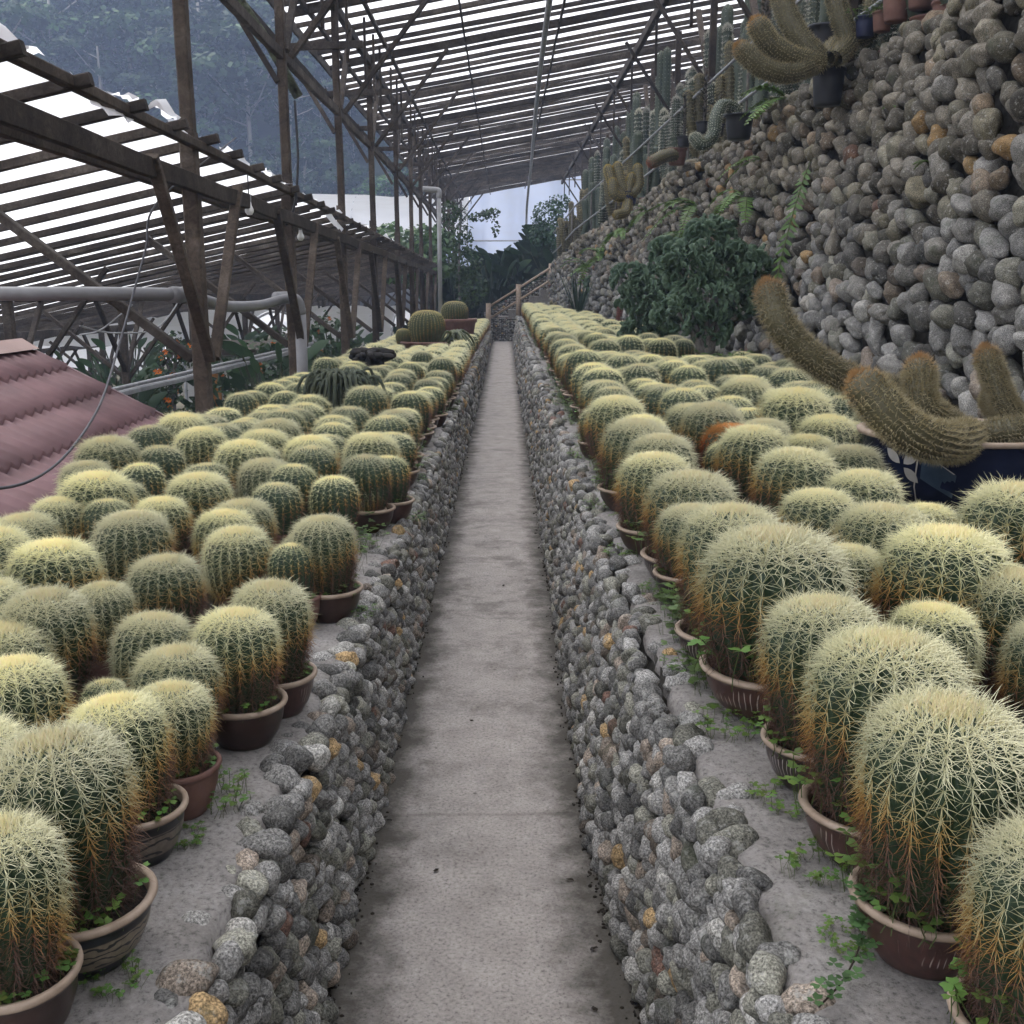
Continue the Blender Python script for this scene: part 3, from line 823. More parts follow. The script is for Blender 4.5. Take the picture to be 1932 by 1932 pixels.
def barrel(nr, k, gap, nsp, L0, rad, seg2, asub, rings, seed, dark=0.0, orange=False, upright=0.0):
    r = np.random.default_rng(seed)
    H = 2.0 * k; zc = H - 0.98
    prof = []
    for q in np.linspace(0, 1, 40): prof.append((0.72 + 0.28 * math.sin(math.pi / 2 * q ** 0.85), zc * q))
    for q in np.linspace(0, 1, 60)[1:]:
        z = math.sin(q * math.pi / 2); rr = max(0.0, 1 - z ** 2.5) ** (1 / 2.35)
        prof.append((rr, zc + (H - zc) * z - 0.05 * max(0, 0.35 - rr)))
    prof = np.array(prof)
    al = np.concatenate([[0], np.cumsum(np.linalg.norm(np.diff(prof, axis=0), axis=1))]); AL = al[-1]
    at = lambda s: np.stack([np.interp(s, al, prof[:, 0]), np.interp(s, al, prof[:, 1])], -1)
    # stem
    ss = np.linspace(0, AL, rings); pr = at(ss)
    na = nr * asub
    x = (np.arange(na) % asub) / asub; x = np.minimum(x, 1 - x) * 2
    V = []
    for (rr, z) in pr:
        dep = 0.19 * min(1, rr / 0.4)
        R_ = rr * (1 - dep * x ** 1.25)
        a = np.arange(na) / na * 2 * math.pi
        V.append(np.stack([R_ * np.cos(a), R_ * np.sin(a), np.full(na, z)], 1))
    V = np.concatenate(V)
    i = np.arange(rings - 1)[:, None] * na; j = np.arange(na)[None]; j2 = (j + 1) % na
    T = np.concatenate([np.stack([i + j, i + j2, i + na + j2], -1).reshape(-1, 3), np.stack([i + j, i + na + j2, i + na + j], -1).reshape(-1, 3)])
    # spines
    B, D, L, C = [], [], [], []
    for q in range(nr):
        ph = 2 * math.pi * q / nr
        s = 0.12 + r.uniform(0, gap)
        while s < AL - 0.02:
            (rr, z), (r2, z2) = at(s), at(min(AL, s + 0.02)); (r1, z1) = at(s - 0.02)
            if rr < 0.06: break
            t2 = np.array((r2 - r1, z2 - z1)); t2 /= np.linalg.norm(t2) + 1e-9
            er, ep, ez = np.array((math.cos(ph), math.sin(ph), 0)), np.array((-math.sin(ph), math.cos(ph), 0)), np.array((0, 0, 1.0))
            tg = er * t2[0] + ez * t2[1]; nn = er * t2[1] - ez * t2[0]
            p = er * rr + ez * z
            rel = z / H
            crown = rel > 0.8 and rr < 0.34 + 0.24 * r.random()
            m_ = nsp
            a0 = r.uniform(0, 6.28)
            for w in range(m_):
                cen = w >= m_ - 2
                ps = a0 + 2 * math.pi * w / (m_ - 2) + r.normal(0, 0.12)
                alp = r.uniform(0.15, 0.5) if cen else r.uniform(0.85, 1.22)
                if crown: alp = r.uniform(0.05, 0.65)
                if cen and not crown: ps = -math.pi / 2 + r.normal(0, 0.5); alp = r.uniform(0.3, 0.9)
                d = nn * math.cos(alp) + math.sin(alp) * (ep * math.cos(ps) + tg * math.sin(ps))
                d = d + np.array((0, 0, upright)); d /= np.linalg.norm(d)
                B.append(p - nn * 0.01); D.append(d); L.append(L0 * r.uniform(0.75, 1.2) * (1.15 if cen else 1.0) * (0.5 if crown else 1))
                age_shade = (1 - rel) * 1.08 - 0.09 + 0.46 * math.cos(ph) * min(1, 1.7 * (1 - rel)) + r.normal(0, 0.06) + dark  # spine ageing, with light from above painted in: darker towards the base
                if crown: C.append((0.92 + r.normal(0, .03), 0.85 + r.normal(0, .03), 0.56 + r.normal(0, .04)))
                else: C.append([np.interp(min(1, max(0, age_shade)), PAL_X, PAL[:, ch]) for ch in range(3)])
            s += gap * r.uniform(0.85, 1.15) * (0.5 if rel > 0.84 else 1.0)
    B, D, L, C = map(np.array, (B, D, L, C))
    if orange: C = C * np.array((0.95, 0.5, 0.25)) + np.array((0.02, 0.0, 0.0))
    SVt, ST_, m_ = spine_geo(B, D, L, rad, seg2, r)
    Cc = np.repeat(np.concatenate([C, np.ones((len(C), 1))], 1), m_, 0)
    return (V, T), (SVt, ST_, Cc)
class Bar: pass
def variant(*a, **kw):
    q = Bar()
    (V, T), (sv, st_, sc) = barrel(*a, **kw)
    q.k = a[1]
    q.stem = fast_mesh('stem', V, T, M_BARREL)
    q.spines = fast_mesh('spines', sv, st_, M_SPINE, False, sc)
    return q
#                 ribs  k    gap  nsp L0   rad  seg2 asub rings seed
NEAR = {1.0: [variant(21, 1.04, 0.17, 12, 0.33, 0.0058, True, 6, 30, s) for s in (1, 2, 3)],
        1.25: [variant(20, 1.3, 0.175, 12, 0.33, 0.0058, True, 6, 34, s) for s in (4, 5)],
        1.45: [variant(18, 1.5, 0.185, 12, 0.36, 0.0062, True, 6, 38, s) for s in (6, 7)]}
MIDV = [variant(20, k, 0.21, 7, 0.27, 0.0076, False, 4, 20, s, dark=d) for (k, s, d) in ((0.95, 11, -0.07), (1.0, 12, 0.0), (1.05, 13, 0.08), (1.15, 14, 0.16))]
ORANGE = variant(20, 1.0, 0.19, 9, 0.34, 0.011, False, 4, 20, 21, dark=0.25, orange=True)
YELLOW = variant(18, 1.0, 0.2, 10, 0.42, 0.012, False, 4, 20, 22, dark=-0.1)
SMALL = variant(14, 1.0, 0.26, 10, 0.42, 0.014, True, 6, 20, 23, dark=-0.2)

# pots: unit rim radius
def pot_mesh(name, mat, rim, prof=None, n=36):
    prof = prof or [(0.0, 0.0), (0.60, 0.0), (0.63, 0.035), (0.78, 0.2), (0.89, 0.42), (0.93, 0.6), (0.95, 0.645), (1.0, 0.67), (1.02, 0.70), (1.01, 0.735), (0.98, 0.75), (0.91, 0.745), (0.885, 0.72), (0.87, 0.6), (0.8, 0.5)]
    V, Fc = lathe(prof, n)
    V = np.array(V); a = np.arctan2(V[:, 1], V[:, 0])
    me = MB().add(V * (1 + 0.012 * np.sin(3 * a + 1))[:, None] ** np.array([1, 1, 0]), Fc).mesh(name, mat)
    me.materials.append(rim)
    zmax = max(p[1] for p in prof)
    for p in me.polygons:
        if p.center[2] > zmax * 0.855: p.material_index = 1
    return me
def band_mat(name, base, dark, freq):
    m, nt, b, _ = new_mat(name)
    co = opos(nt)
    sp = nd(nt, 'SeparateXYZ'); nt.links.new(co, sp.inputs[0])
    z = sp.outputs[2]
    an = nd(nt, 'Math', operation='ARCTAN2'); nt.links.new(sp.outputs[1], an.inputs[0]); nt.links.new(sp.outputs[0], an.inputs[1])
    cx = nd(nt, 'CombineXYZ'); nt.links.new(an.outputs[0], cx.inputs[0]); nt.links.new(z, cx.inputs[1])
    wv = nd(nt, 'TexWave', wave_type='RINGS', _Scale=freq, _Distortion=9.0, _Detail=2.5, _Detail_Scale=1.6)
    nt.links.new(mapped(nt, cx.outputs[0], (1.0, 2.2, 1)), wv.inputs['Vector'])
    lines = ramp(nt, wv.outputs['Fac'], [(0.14, g(1)), (0.26, g(0))])
    inz = ramp(nt, z, [(0.2, g(0)), (0.22, g(1)), (0.5, g(1)), (0.52, g(0))])
    f = mix(nt, 1.0, lines, inz, 'MULTIPLY')
    top = ramp(nt, z, [(0.17, g(1)), (0.19, g(0)), (0.515, g(0)), (0.53, g(1))])
    c = mix(nt, f, base, dark); c = mix(nt, top, c, dark)
    c = mix(nt, 1.0, c, ramp(nt, noise(nt, co, 9, 4), [(0.3, g(0.7)), (0.7, g(1.2))]), 'MULTIPLY')
    nt.links.new(c, b.inputs['Base Color']); b.inputs['Roughness'].default_value = 0.4
    return m
def leafy_mat(name, base, lines_c):
    """dark glaze with pale incised grass blades"""
    m, nt, b, _ = new_mat(name)
    co = opos(nt)
    sp = nd(nt, 'SeparateXYZ'); nt.links.new(co, sp.inputs[0])
    an = nd(nt, 'Math', operation='ARCTAN2'); nt.links.new(sp.outputs[1], an.inputs[0]); nt.links.new(sp.outputs[0], an.inputs[1])
    cx = nd(nt, 'CombineXYZ'); nt.links.new(an.outputs[0], cx.inputs[0]); nt.links.new(sp.outputs[2], cx.inputs[1])
    wv = nd(nt, 'TexWave', _Scale=3.2, _Distortion=5.0, _Detail=1.0, _Detail_Scale=0.8)
    nt.links.new(mapped(nt, cx.outputs[0], (1.0, 0.8, 1)), wv.inputs['Vector'])
    l = ramp(nt, wv.outputs['Fac'], [(0.04, g(1)), (0.08, g(0))])
    zone = ramp(nt, noise(nt, mapped(nt, cx.outputs[0], (1, 0.6, 1)), 1.3, 1), [(0.52, g(0)), (0.56, g(1))])
    inz = ramp(nt, sp.outputs[2], [(0.25, g(0)), (0.28, g(1)), (0.55, g(1)), (0.58, g(0))])
    f = mix(nt, 1.0, mix(nt, 1.0, l, zone, 'MULTIPLY'), inz, 'MULTIPLY')
    c = mix(nt, f, base, lines_c)
    c = mix(nt, 1.0, c, ramp(nt, noise(nt, co, 7, 4), [(0.3, g(0.7)), (0.7, g(1.3))]), 'MULTIPLY')
    nt.links.new(c, b.inputs['Base Color']); b.inputs['Roughness'].default_value = 0.34
    return m
M_BAND1 = band_mat('banded_glaze', (0.2, 0.165, 0.12), (0.012, 0.013, 0.017), 1.5)
M_BAND2 = band_mat('scroll_glaze', (0.15, 0.125, 0.1), (0.014, 0.014, 0.017), 0.8)
M_BLADE = leafy_mat('grass_pattern_glaze', (0.03, 0.02, 0.02), (0.34, 0.3, 0.28))
M_BLADE2 = leafy_mat('red_brown_glaze', (0.055, 0.026, 0.022), (0.3, 0.25, 0.22))
POT = {'glaze': pot_mesh('pot', M_GLAZE, M_RIM), 'band': pot_mesh('pot', M_BAND1, M_RIM), 'scroll': pot_mesh('pot', M_BAND2, M_RIM),
       'clay': pot_mesh('pot', M_CLAY, M_CLAY), 'blade': pot_mesh('pot', M_BLADE, M_RIM), 'red': pot_mesh('pot', M_BLADE2, M_RIM)}
V, Fc = lathe([(0.0, 0.6), (0.4, 0.61), (0.7, 0.6), (0.88, 0.585)], 24)
V = np.array(V); V[:, 2] += rng.normal(0, 0.012, len(V))
SOIL = MB().add(V, Fc).mesh('soil', M_SOIL)

# weeds: clover like sprigs
def weed_mesh(seed, n, spread, hgt, leaf):
    r = np.random.default_rng(seed); m = MB()
    for i in range(n):
        a = r.uniform(0, 6.28); d = spread * math.sqrt(r.uniform(0.35, 1.25))
        b = np.array((d * math.cos(a), d * math.sin(a), 0)); h = hgt * r.uniform(0.4, 1.2)
        top = b + np.array((r.normal(0, .25) * h, r.normal(0, .25) * h, h))
        col = np.array((0.07, 0.14, 0.035)) * r.uniform(0.6, 1.5) + np.array((r.uniform(0, 0.04), 0.02, 0))
        m.add(*tube([b, (b + top) / 2 + r.normal(0, 0.1 * hgt, 3), top], leaf * 0.06, 3, False), (0.07, 0.1, 0.03, 1))
        for q in range(3):
            aa = a + q * 2.1 + r.normal(0, .2); L = leaf * r.uniform(0.7, 1.2)
            dx = np.array((math.cos(aa), math.sin(aa), r.uniform(-0.2, 0.3))); sx_ = np.array((-math.sin(aa), math.cos(aa), r.normal(0, .15)))
            P = [top, top + dx * L * .45 + sx_ * L * .45, top + dx * L * .95 + sx_ * L * .36, top + dx * L * .85, top + dx * L * .95 - sx_ * L * .36, top + dx * L * .45 - sx_ * L * .45]
            m.add(P, [(0, 1, 2, 3), (0, 3, 4, 5)], (*col, 1))
    return m.mesh('weed', M_LEAF, False, True)
WEED = [weed_mesh(i, 34, 0.9, 0.34, 0.14) for i in range(4)]
WEEDR = [weed_mesh(40 + i, 52, 1.0, 0.7, 0.16) for i in range(3)]

def solve(u, vt, w, k, bedt, lift=0.076):
    Hb = CAM_H - bedt - lift
    z = Hb * F / ((vt - 535) * math.cos(PITCH) + k * w)
    p = at_depth(u, vt, z)
    X, Y, d = p[0], p[1], w * z / F
    def top_v(Y, d): return proj(np.array((X, Y, bedt + lift + k * d + 0.05 * d)))[1]
    for _ in range(25):                                   # crown row, width with spines and middle column as in the picture
        v0, v1 = top_v(Y, d), top_v(Y + 0.01, d)
        Y += max(-0.2, min(0.2, 0.7 * (vt - v0) / ((v1 - v0) / 0.01)))
        um, vm, zm = proj(np.array((X, Y, bedt + lift + k * d * 0.5)))
        X += 0.8 * (u - um) * zm / F
        d += 0.6 * (w * zm / F / 1.07 - d)
    return X, Y, d
#  u, v of the crown, width, height ratio, pot kind ('' = hidden), label
L_KERB = 'golden barrel cactus in a bowl along the ledge of the bed by the red roof'
L_IN = 'golden barrel cactus crowded inside the bed beside the red metal roof'
R_KERB = 'golden barrel cactus in a bowl along the ledge below the tall cobble wall'
R_IN = 'golden barrel cactus crowded inside the bed under the tall cobble wall'
LEFT = [(0, 1535, 232, 1.45, 'glaze', 'golden barrel cactus with clover in a plain buff rimmed bowl beside the banded pot'),
 (128, 1348, 262, 1.45, 'band', 'browned golden barrel cactus in a buff bowl with dark band and wave pattern'),
 (238, 1307, 185, 1.25, 'scroll', 'golden barrel cactus in a buff bowl painted with dark cloud scrolls'),
 (322, 1272, 150, 1.25, 'clay', ''), (198, 1282, 90, 1.0, '', ''), (335, 1212, 165, 1.0, '', ''), (445, 1133, 160, 1.25, 'glaze', ''), (508, 1092, 150, 1.25, 'red', ''),
 (282, 1152, 150, 1.0, '', ''), (38, 1243, 185, 1.25, '', ''), (15, 1168, 175, 1.0, '', ''), (95, 1102, 165, 1.25, '', ''), (200, 1097, 110, 1.25, '', ''),
 (314, 1037, 142, 1.0, '', ''), (452, 988, 130, 1.0, '', ''), (552, 1038, 92, 1.0, 'clay', ''), (572, 1000, 90, 1.0, '', ''), (612, 962, 122, 1.25, 'glaze', ''),
 (425, 953, 118, 1.0, '', ''), (100, 1002, 170, 1.0, '', ''), (252, 963, 148, 1.0, '', ''), (55, 962, 135, 1.0, '', ''), (112, 935, 108, 1.0, '', ''), (183, 882, 142, 1.0, '', ''),
 (305, 835, 96, 1.0, '', ''), (270, 872, 88, 1.0, '', ''), (205, 947, 100, 1.0, '', ''), (305, 932, 108, 1.0, '', ''), (368, 887, 100, 1.0, '', ''), (492, 832, 90, 1.0, '', ''),
 (395, 868, 100, 1.0, '', ''), (462, 934, 120, 1.0, '', ''), (520, 907, 100, 1.0, '', ''), (632, 893, 95, 1.0, '', ''), (694, 907, 58, 1.0, 'glaze', 'small bright yellow barrel cactus between clover pots on the roof-side ledge'),
 (590, 843, 100, 1.0, '', ''), (690, 863, 96, 1.0, 'glaze', ''), (730, 832, 90, 1.25, 'red', ''), (-20, 1085, 170, 1.0, '', ''), (-70, 1240, 200, 1.0, '', ''), (-60, 1340, 250, 1.0, '', '')]
RIGHT = [(1990, 1545, 330, 1.25, 'red', 'pale spined golden barrel cactus beside the tallest pot with trailing clover'),
 (1778, 1288, 300, 1.45, 'red', 'tall golden barrel cactus with long golden spines in a red brown bowl'),
 (1672, 1168, 292, 1.25, 'red', 'wide golden barrel cactus in a buff rimmed bowl with a grass blade'),
 (1562, 1123, 225, 1.25, 'blade', 'golden barrel cactus in a black bowl with a pale grass motif'),
 (1466, 983, 280, 1.0, 'red', ''), (1378, 948, 195, 1.25, 'blade', ''), (1308, 942, 140, 1.0, 'blade', ''), (1298, 872, 172, 1.0, 'blade', ''), (1238, 846, 145, 1.0, 'glaze', ''),
 (1245, 812, 130, 1.0, '', ''), (1196, 783, 135, 1.0, 'glaze', ''), (1165, 743, 115, 1.0, '', ''), (1132, 752, 80, 1.0, 'glaze', ''),
 (1780, 978, 245, 1.0, '', ''), (1662, 938, 182, 1.0, '', ''), (1626, 882, 148, 1.0, '', ''), (1496, 838, 158, 1.0, '', ''), (1420, 800, 138, 1.0, '', ''),
 (1375, 787, 110, 1.0, '', 'rusty orange spined barrel cactus among the pale ones below the cobble wall'), (1345, 752, 120, 1.0, '', ''), (1290, 733, 100, 1.0, '', ''),
 (1514, 920, 70, 1.0, '', 'little barrel cactus with an orange crown tucked between big pale ones'), (1532, 952, 78, 1.0, '', 'little barrel cactus with a yellow crown tucked between big pale ones'),
 (1915, 903, 225, 1.0, '', ''), (1900, 1048, 205, 1.0, '', ''), (1990, 1165, 190, 1.25, '', ''), (1560, 777, 118, 1.0, '', ''), (1602, 790, 95, 1.0, '', ''), (1648, 805, 95, 1.0, '', ''),
 (1502, 727, 140, 1.0, '', ''), (1405, 705, 108, 1.0, '', ''), (2090, 980, 230, 1.0, '', ''), (2130, 1250, 280, 1.0, '', '')]
KEEP_OUT = [(-1.13, 7.3, 0.2), (-1.32, 10.5, 0.24), (-1.15, 14.95, 0.36), (-0.96, 18.9, 0.34), (-1.15, 15.6, 0.42), (-0.93, 19.5, 0.4), (1.98, 4.62, 0.5), (1.86, 9.9, 0.2), (1.75, 12.5, 0.3), (2.0, 18.6, 0.18), (1.5, 22.2, 0.2)]
KK = {1.0: 1.04, 1.25: 1.3, 1.45: 1.5}
cacti = []   # x, y, d, k, pot, label, side
def clash(x, y, d, f=0.43):
    for c in cacti:
        if (c[0] - x) ** 2 + (c[1] - y) ** 2 < (f * (c[2] + d)) ** 2: return True
    return any((x - a) ** 2 + (y - b) ** 2 < (rr + d * 0.42) ** 2 for a, b, rr in KEEP_OUT)
for side, lst, t in ((-1, LEFT, tL), (1, RIGHT, tR)):
    for (u, vt, w, k, pot, lab) in lst:
        y = 4.0; vt += 0.08 * w
        for _ in range(3): x, y, d = solve(u, vt, w, KK[k], t(y))
        cacti.append((x, y, d, k, pot, lab, side))
for side, t in ((-1, tL), (1, tR)):
    y = 3.6
    row = 0
    while y < END - 0.15:
        d0 = 0.262 if side < 0 else 0.30
        for c in range(9):
            d = d0 * rng.uniform(0.88, 1.12)
            if side < 0:
                x = -0.66 + (0.03 if y < 8 else 0.06) - c * 0.275
                if x < LB_OUT + (0.3 if y < 7 else 0.12): break
            else:
                x = 0.64 - (0.02 if y > 8 else 0) + c * 0.31
                if x > WB(y) - 0.2: break
                if c >= 3 and rng.random() < 0.35: continue
            x += rng.normal(0, 0.016); yy_ = y + rng.normal(0, 0.02) + (0.5 * d0 if c % 2 else 0)
            if yy_ > END - 0.1: continue
            if side > 0 and yy_ < 4.9 : continue
            if side < 0 and yy_ < 4.3 : continue
            if not clash(x, yy_, d): cacti.append((x, yy_, d, 1.0, ('glaze' if rng.random() < 0.6 else 'red') if c == 0 else '', '', side))
        y += 0.262 if side < 0 else 0.285
        row += 1
for _ in range(9000):                                     # smaller plants fill the holes that are left
    side = -1 if rng.random() < 0.5 else 1
    y = rng.uniform(1.3, 10.0); d = rng.uniform(0.19, 0.27)
    x = -rng.uniform(0.85, 1.5 if y < 7.5 else 1.9) if side < 0 else rng.uniform(0.92, 1.35 if y < 5.4 else max(0.95, WB(y) - 0.2))
    if not clash(x, y, d, 0.52): cacti.append((x, y, d, 1.0, '', '', side))
ORD = ['first', 'second', 'third', 'fourth', 'fifth', 'sixth', 'seventh', 'eighth']
def auto_label(x, d, k, front, side):
    size = 'small' if d < (0.24 if side < 0 else 0.28) else ('large' if d > (0.28 if side < 0 else 0.33) else 'middling')
    if k > 1.1: size += ' tall'
    bed = 'by the red roof' if side < 0 else 'below the cobble wall'
    if front: return size + ' golden barrel cactus in a bowl on the ledge ' + bed
    row = int(min(7, max(1, round((abs(x) - 0.65) / 0.29))))
    return size + ' golden barrel cactus ' + ORD[row] + ' in from the ledge ' + bed
scores = []
for (x, y, d, k, pot, lab, side) in cacti:
    u, v, z = proj(np.array((x, y, 0.8)))
    scores.append(d / max(z, 0.3) if (z > 0.2 and -200 < u < 2130 and -100 < v < 2300) else -1)
order = np.argsort(-np.array(scores))
single = set(order[:300].tolist())
far_parts = []
for i, (x, y, d, k, pot, lab, side) in enumerate(cacti):
    t = tL(y) if side < 0 else tR(y)
    face = (0.0 if side < 0 else math.pi) + rng.normal(0, 0.45) - 0.35 * side * (-1)
    if i not in single:
        far_parts.append((x, y, d, t, face)); continue
    near = scores[i] > 0.05
    if 'orange spined' in lab: var = ORANGE
    elif 'bright yellow' in lab: var = YELLOW
    elif lab.startswith('little'): var = SMALL
    elif near: var = NEAR[k][int(rng.integers(len(NEAR[k])))]
    else: var = MIDV[int(rng.integers(4))]
    front = pot != ''
    R_ = d / 2 * (1.0 if i < len(LEFT) + len(RIGHT) else 0.92)
    kk = KK[k]
    sz = kk / var.k * rng.uniform(0.95, 1.05) if near else rng.uniform(0.9, 1.12)
    label = lab or auto_label(x, d, k, front, side)
    grp = None if lab else ('ledge row of the roof-side cactus bed' if front else 'cacti inside the roof-side bed') if side < 0 else ('ledge row of the wall-side cactus bed' if front else 'cacti inside the wall-side bed')
    o = thing('barrel_cactus', label, 'cactus', (x, y, t), 0, grp)
    pr_ = R_ * ((1.1 if side < 0 else 1.0) if front else 0.8); ph = max(0.1, pr_ * 0.72) / 0.75
    pm = link('pot', POT[pot or ('clay' if rng.random() < 0.4 else 'glaze')], o)
    off = (-0.012 * side if front else 0)
    pm.location = (off, 0, 0.001); pm.scale = (pr_, pr_, ph); pm.rotation_euler = (0, 0, rng.uniform(0, 6.28))
    if front or near:
        so = link('soil', SOIL, pm)
    st_ = link('stem', var.stem, o)
    st_.location = (0, 0, 0.58 * ph); st_.scale = (R_, R_, R_ * sz)
    st_.rotation_euler = (rng.normal(0, 0.035), rng.normal(0, 0.035), face)
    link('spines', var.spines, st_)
    if front and (near or rng.random() < 0.7):
        wd = link('weed_foliage', WEED[int(rng.integers(4))] if side < 0 or rng.random() < 0.35 else WEEDR[int(rng.integers(3))], o)
        wd.location = (off, 0, 0.6 * ph); wd.scale = (pr_ * 0.95, pr_ * 0.95, pr_); wd.rotation_euler = (0, 0, rng.uniform(0, 6.28))
# the far ends of both beds, too small to tell apart
(fb, fs) = zip(*[barrel(14, 1.0, 0.32, 6, 0.34, 0.026, False, 2, 9, 50 + q, dark=-0.03) for q in range(3)])
VV, TT, CC, n = [], [], [], 0
for (x, y, d, t, face) in far_parts:
    q = int(rng.integers(3)); c, s = math.cos(face), math.sin(face)
    Mx = np.array([[c, -s, 0], [s, c, 0], [0, 0, rng.uniform(0.92, 1.1)]]) * (d / 2)
    for (V, T, C_) in ((fb[q][0], fb[q][1], np.tile((0.04, 0.075, 0.04, 1), (len(fb[q][0]), 1))), fs[q]):
        VV.append(V @ Mx.T + (x, y, t + 0.06)); TT.append(T + n); CC.append(C_); n += len(V)
if VV:
    o = link('barrel_cactus_mass', fast_mesh('barrel_cactus_mass', np.concatenate(VV), np.concatenate(TT), M_TINT, False, np.concatenate(CC)))
    tag(o, 'dense rows of tiny golden barrel cacti towards the stairs end of both beds', 'cacti', kind='stuff')
# ------------------------------------------------------------------ house with the red metal roof
M_RED = simple('mauve_red_roof_paint', (0.125, 0.068, 0.072), (0.25, 0.14, 0.148), 1.7, 0.5, 0.05, 0.004, spec=0.4)
M_REDC = simple('pale_ridge_cap', (0.3, 0.2, 0.18), (0.36, 0.25, 0.22), 3.0, 0.55, 0.05, 0.004)
HO = thing('house', 'small house with a stepped corrugated mauve red metal roof', 'house', (-3.5, 5, -2.2))
HO.location = (0, 0, 0)
RX, RZ, EX, EZ = -3.5, 1.16, -2.26, 0.50
HY0, HY1 = 1.6, 7.8
def course(x0, z0, x1, z1, sgn):
    V, Fc = [], []
    ys = np.arange(HY0, HY1 + 1e-6, 0.13 / 12)
    prof = lambda y: 0.020 * (1 - abs(math.sin(math.pi * y / 0.13)) ** 0.75) * 2 - 0.012
    sl = (z1 - z0) / abs(x1 - x0)
    for y in ys:
        h = prof(y)
        V += [(x0, y, z0 + h - 0.002), ((x0 + x1) / 2, y, (z0 + z1) / 2 + h + 0.008), (x1, y, z1 + h + 0.018), (x1 - sgn * 0.006, y, z1 + h * 0.6 - 0.022)]
    for j in range(len(ys) - 1):
        for i in range(3): Fc.append((j*4+i, j*4+i+1, j*4+5+i, j*4+4+i))
    return V, Fc
for sgn in (1, -1):
    for i in range(4):
        x0, x1 = RX + sgn * (EX - RX) * i / 4, RX + sgn * (EX - RX) * (i + 1) / 4
        z0, z1 = RZ + (EZ - RZ) * i / 4, RZ + (EZ - RZ) * (i + 1) / 4
        MB().add(*course(x0 - sgn * 0.02, z0, x1 + sgn * 0.012, z1, sgn)).build('roof_course', M_RED, HO)
V = [(RX - 0.12, HY0, RZ - 0.02), (RX, HY0, RZ + 0.055), (RX + 0.12, HY0, RZ - 0.02), (RX - 0.12, HY1 + 0.03, RZ - 0.02), (RX, HY1 + 0.03, RZ + 0.055), (RX + 0.12, HY1 + 0.03, RZ - 0.02)]
MB().add(V, [(0, 1, 4, 3), (1, 2, 5, 4), (0, 2, 1), (3, 4, 5)]).build('ridge_cap', M_REDC, HO, smooth=False)
V = [(RX + 0.1, HY1, RZ - 0.03), (EX, HY1, EZ + 0.03), (EX, HY1, EZ - 0.08), (RX + 0.1, HY1, RZ - 0.14)]
V2 = [(x, y + 0.03, z) for x, y, z in V]
MB().add(V + V2, [(0,1,2,3), (7,6,5,4), (0,4,5,1), (1,5,6,2), (2,6,7,3)]).build('barge_board', M_RED, HO, smooth=False)
MB().add(*box((RX * 2 - EX + 0.2, HY0 + 0.2, -2.3), (EX - 0.2, HY1 - 0.25, EZ - 0.02))).build('wall', M_WHITEP, HO, smooth=False)

# ------------------------------------------------------------------ pipes, cables, bulbs
pp = [at_depth(-260, 551, 6.9), at_depth(0, 554, 7.0), at_depth(170, 554, 7.2), at_depth(330, 556, 7.6), at_depth(370, 562, 7.9), at_depth(430, 578, 8.7), at_depth(490, 576, 9.7), at_depth(528, 566, 10.3), at_depth(548, 562, 10.6)]
P1 = thing('drain_pipe', 'thick grey plastic drain pipe sagging between the timber posts', 'pipe')
MB().add(*tube(smooth_curve(pp, 60), 0.046, 14)).build('pipe_run', M_PVC, P1)
e = pp[-1]
MB().add(*tube(smooth_curve([e + (-0.12, -0.15, 0.0), e, e + (0.06, 0.06, -0.05), e + (0.075, 0.08, -0.16)], 14), 0.06, 14)).build('elbow', M_PVC, P1)
MB().add(*tube([e + (0.075, 0.08, -0.1), e + (0.075, 0.08, -1.0), e + (0.075, 0.08, -3.2)], 0.058, 14)).build('downpipe', M_PVC, P1)
MB().add(*tube([at_depth(325, 556, 7.55), at_depth(350, 557, 7.72)], 0.058, 14)).build('coupling', M_PVC, P1)
tag(MB().add(*tube([(-4.4, 8.1, 0.47), (-2.0, 8.15, 0.5), (-1.9, 8.15, 0.5)], 0.05, 12)).build('waste_pipe', M_PVC), 'short grey pipe lying behind the red roof eave', 'pipe')
cb = [at_depth(445, 260, 8.2), at_depth(300, 378, 6.8), at_depth(275, 470, 6.6), at_depth(250, 560, 6.5), at_depth(222, 660, 6.2), at_depth(190, 760, 5.6), at_depth(140, 840, 5.0), at_depth(80, 895, 4.5), at_depth(0, 921, 4.2), at_depth(-120, 910, 4.0)]
tag(MB().add(*tube(smooth_curve(cb, 70), 0.0065, 6)).build('power_cable', M_CABLE), 'grey cable hanging from the low roof down across the red roof', 'cable')
for pts, lb in (([at_depth(150, 615, 7.5), at_depth(210, 628, 8), at_depth(290, 622, 8.5), at_depth(330, 580, 9), at_depth(345, 540, 9)], 'thin pale wire looping under the low shade house roof'),
            ([at_depth(150, 632, 8.5), at_depth(190, 622, 8.4), at_depth(250, 575, 8.2)], 'thin wire tied between low shade house posts')):
    tag(MB().add(*tube(smooth_curve(pts, 24), 0.006, 5)).build('wire', M_STEEL), lb, 'wire')
bc = [at_depth(556, 190, 10.4), at_depth(562, 300, 10.4), at_depth(556, 385, 10.4), at_depth(540, 425, 10.3)]
tag(MB().add(*tube(smooth_curve(bc, 20), 0.012, 6)).build('black_cable', M_BLACK), 'black cable hanging down beside a tall timber post', 'cable')
M_BULB = simple('frosted_glass', (0.75, 0.75, 0.74), (0.8, 0.8, 0.8), 3, 0.3, 0, spec=0.5)
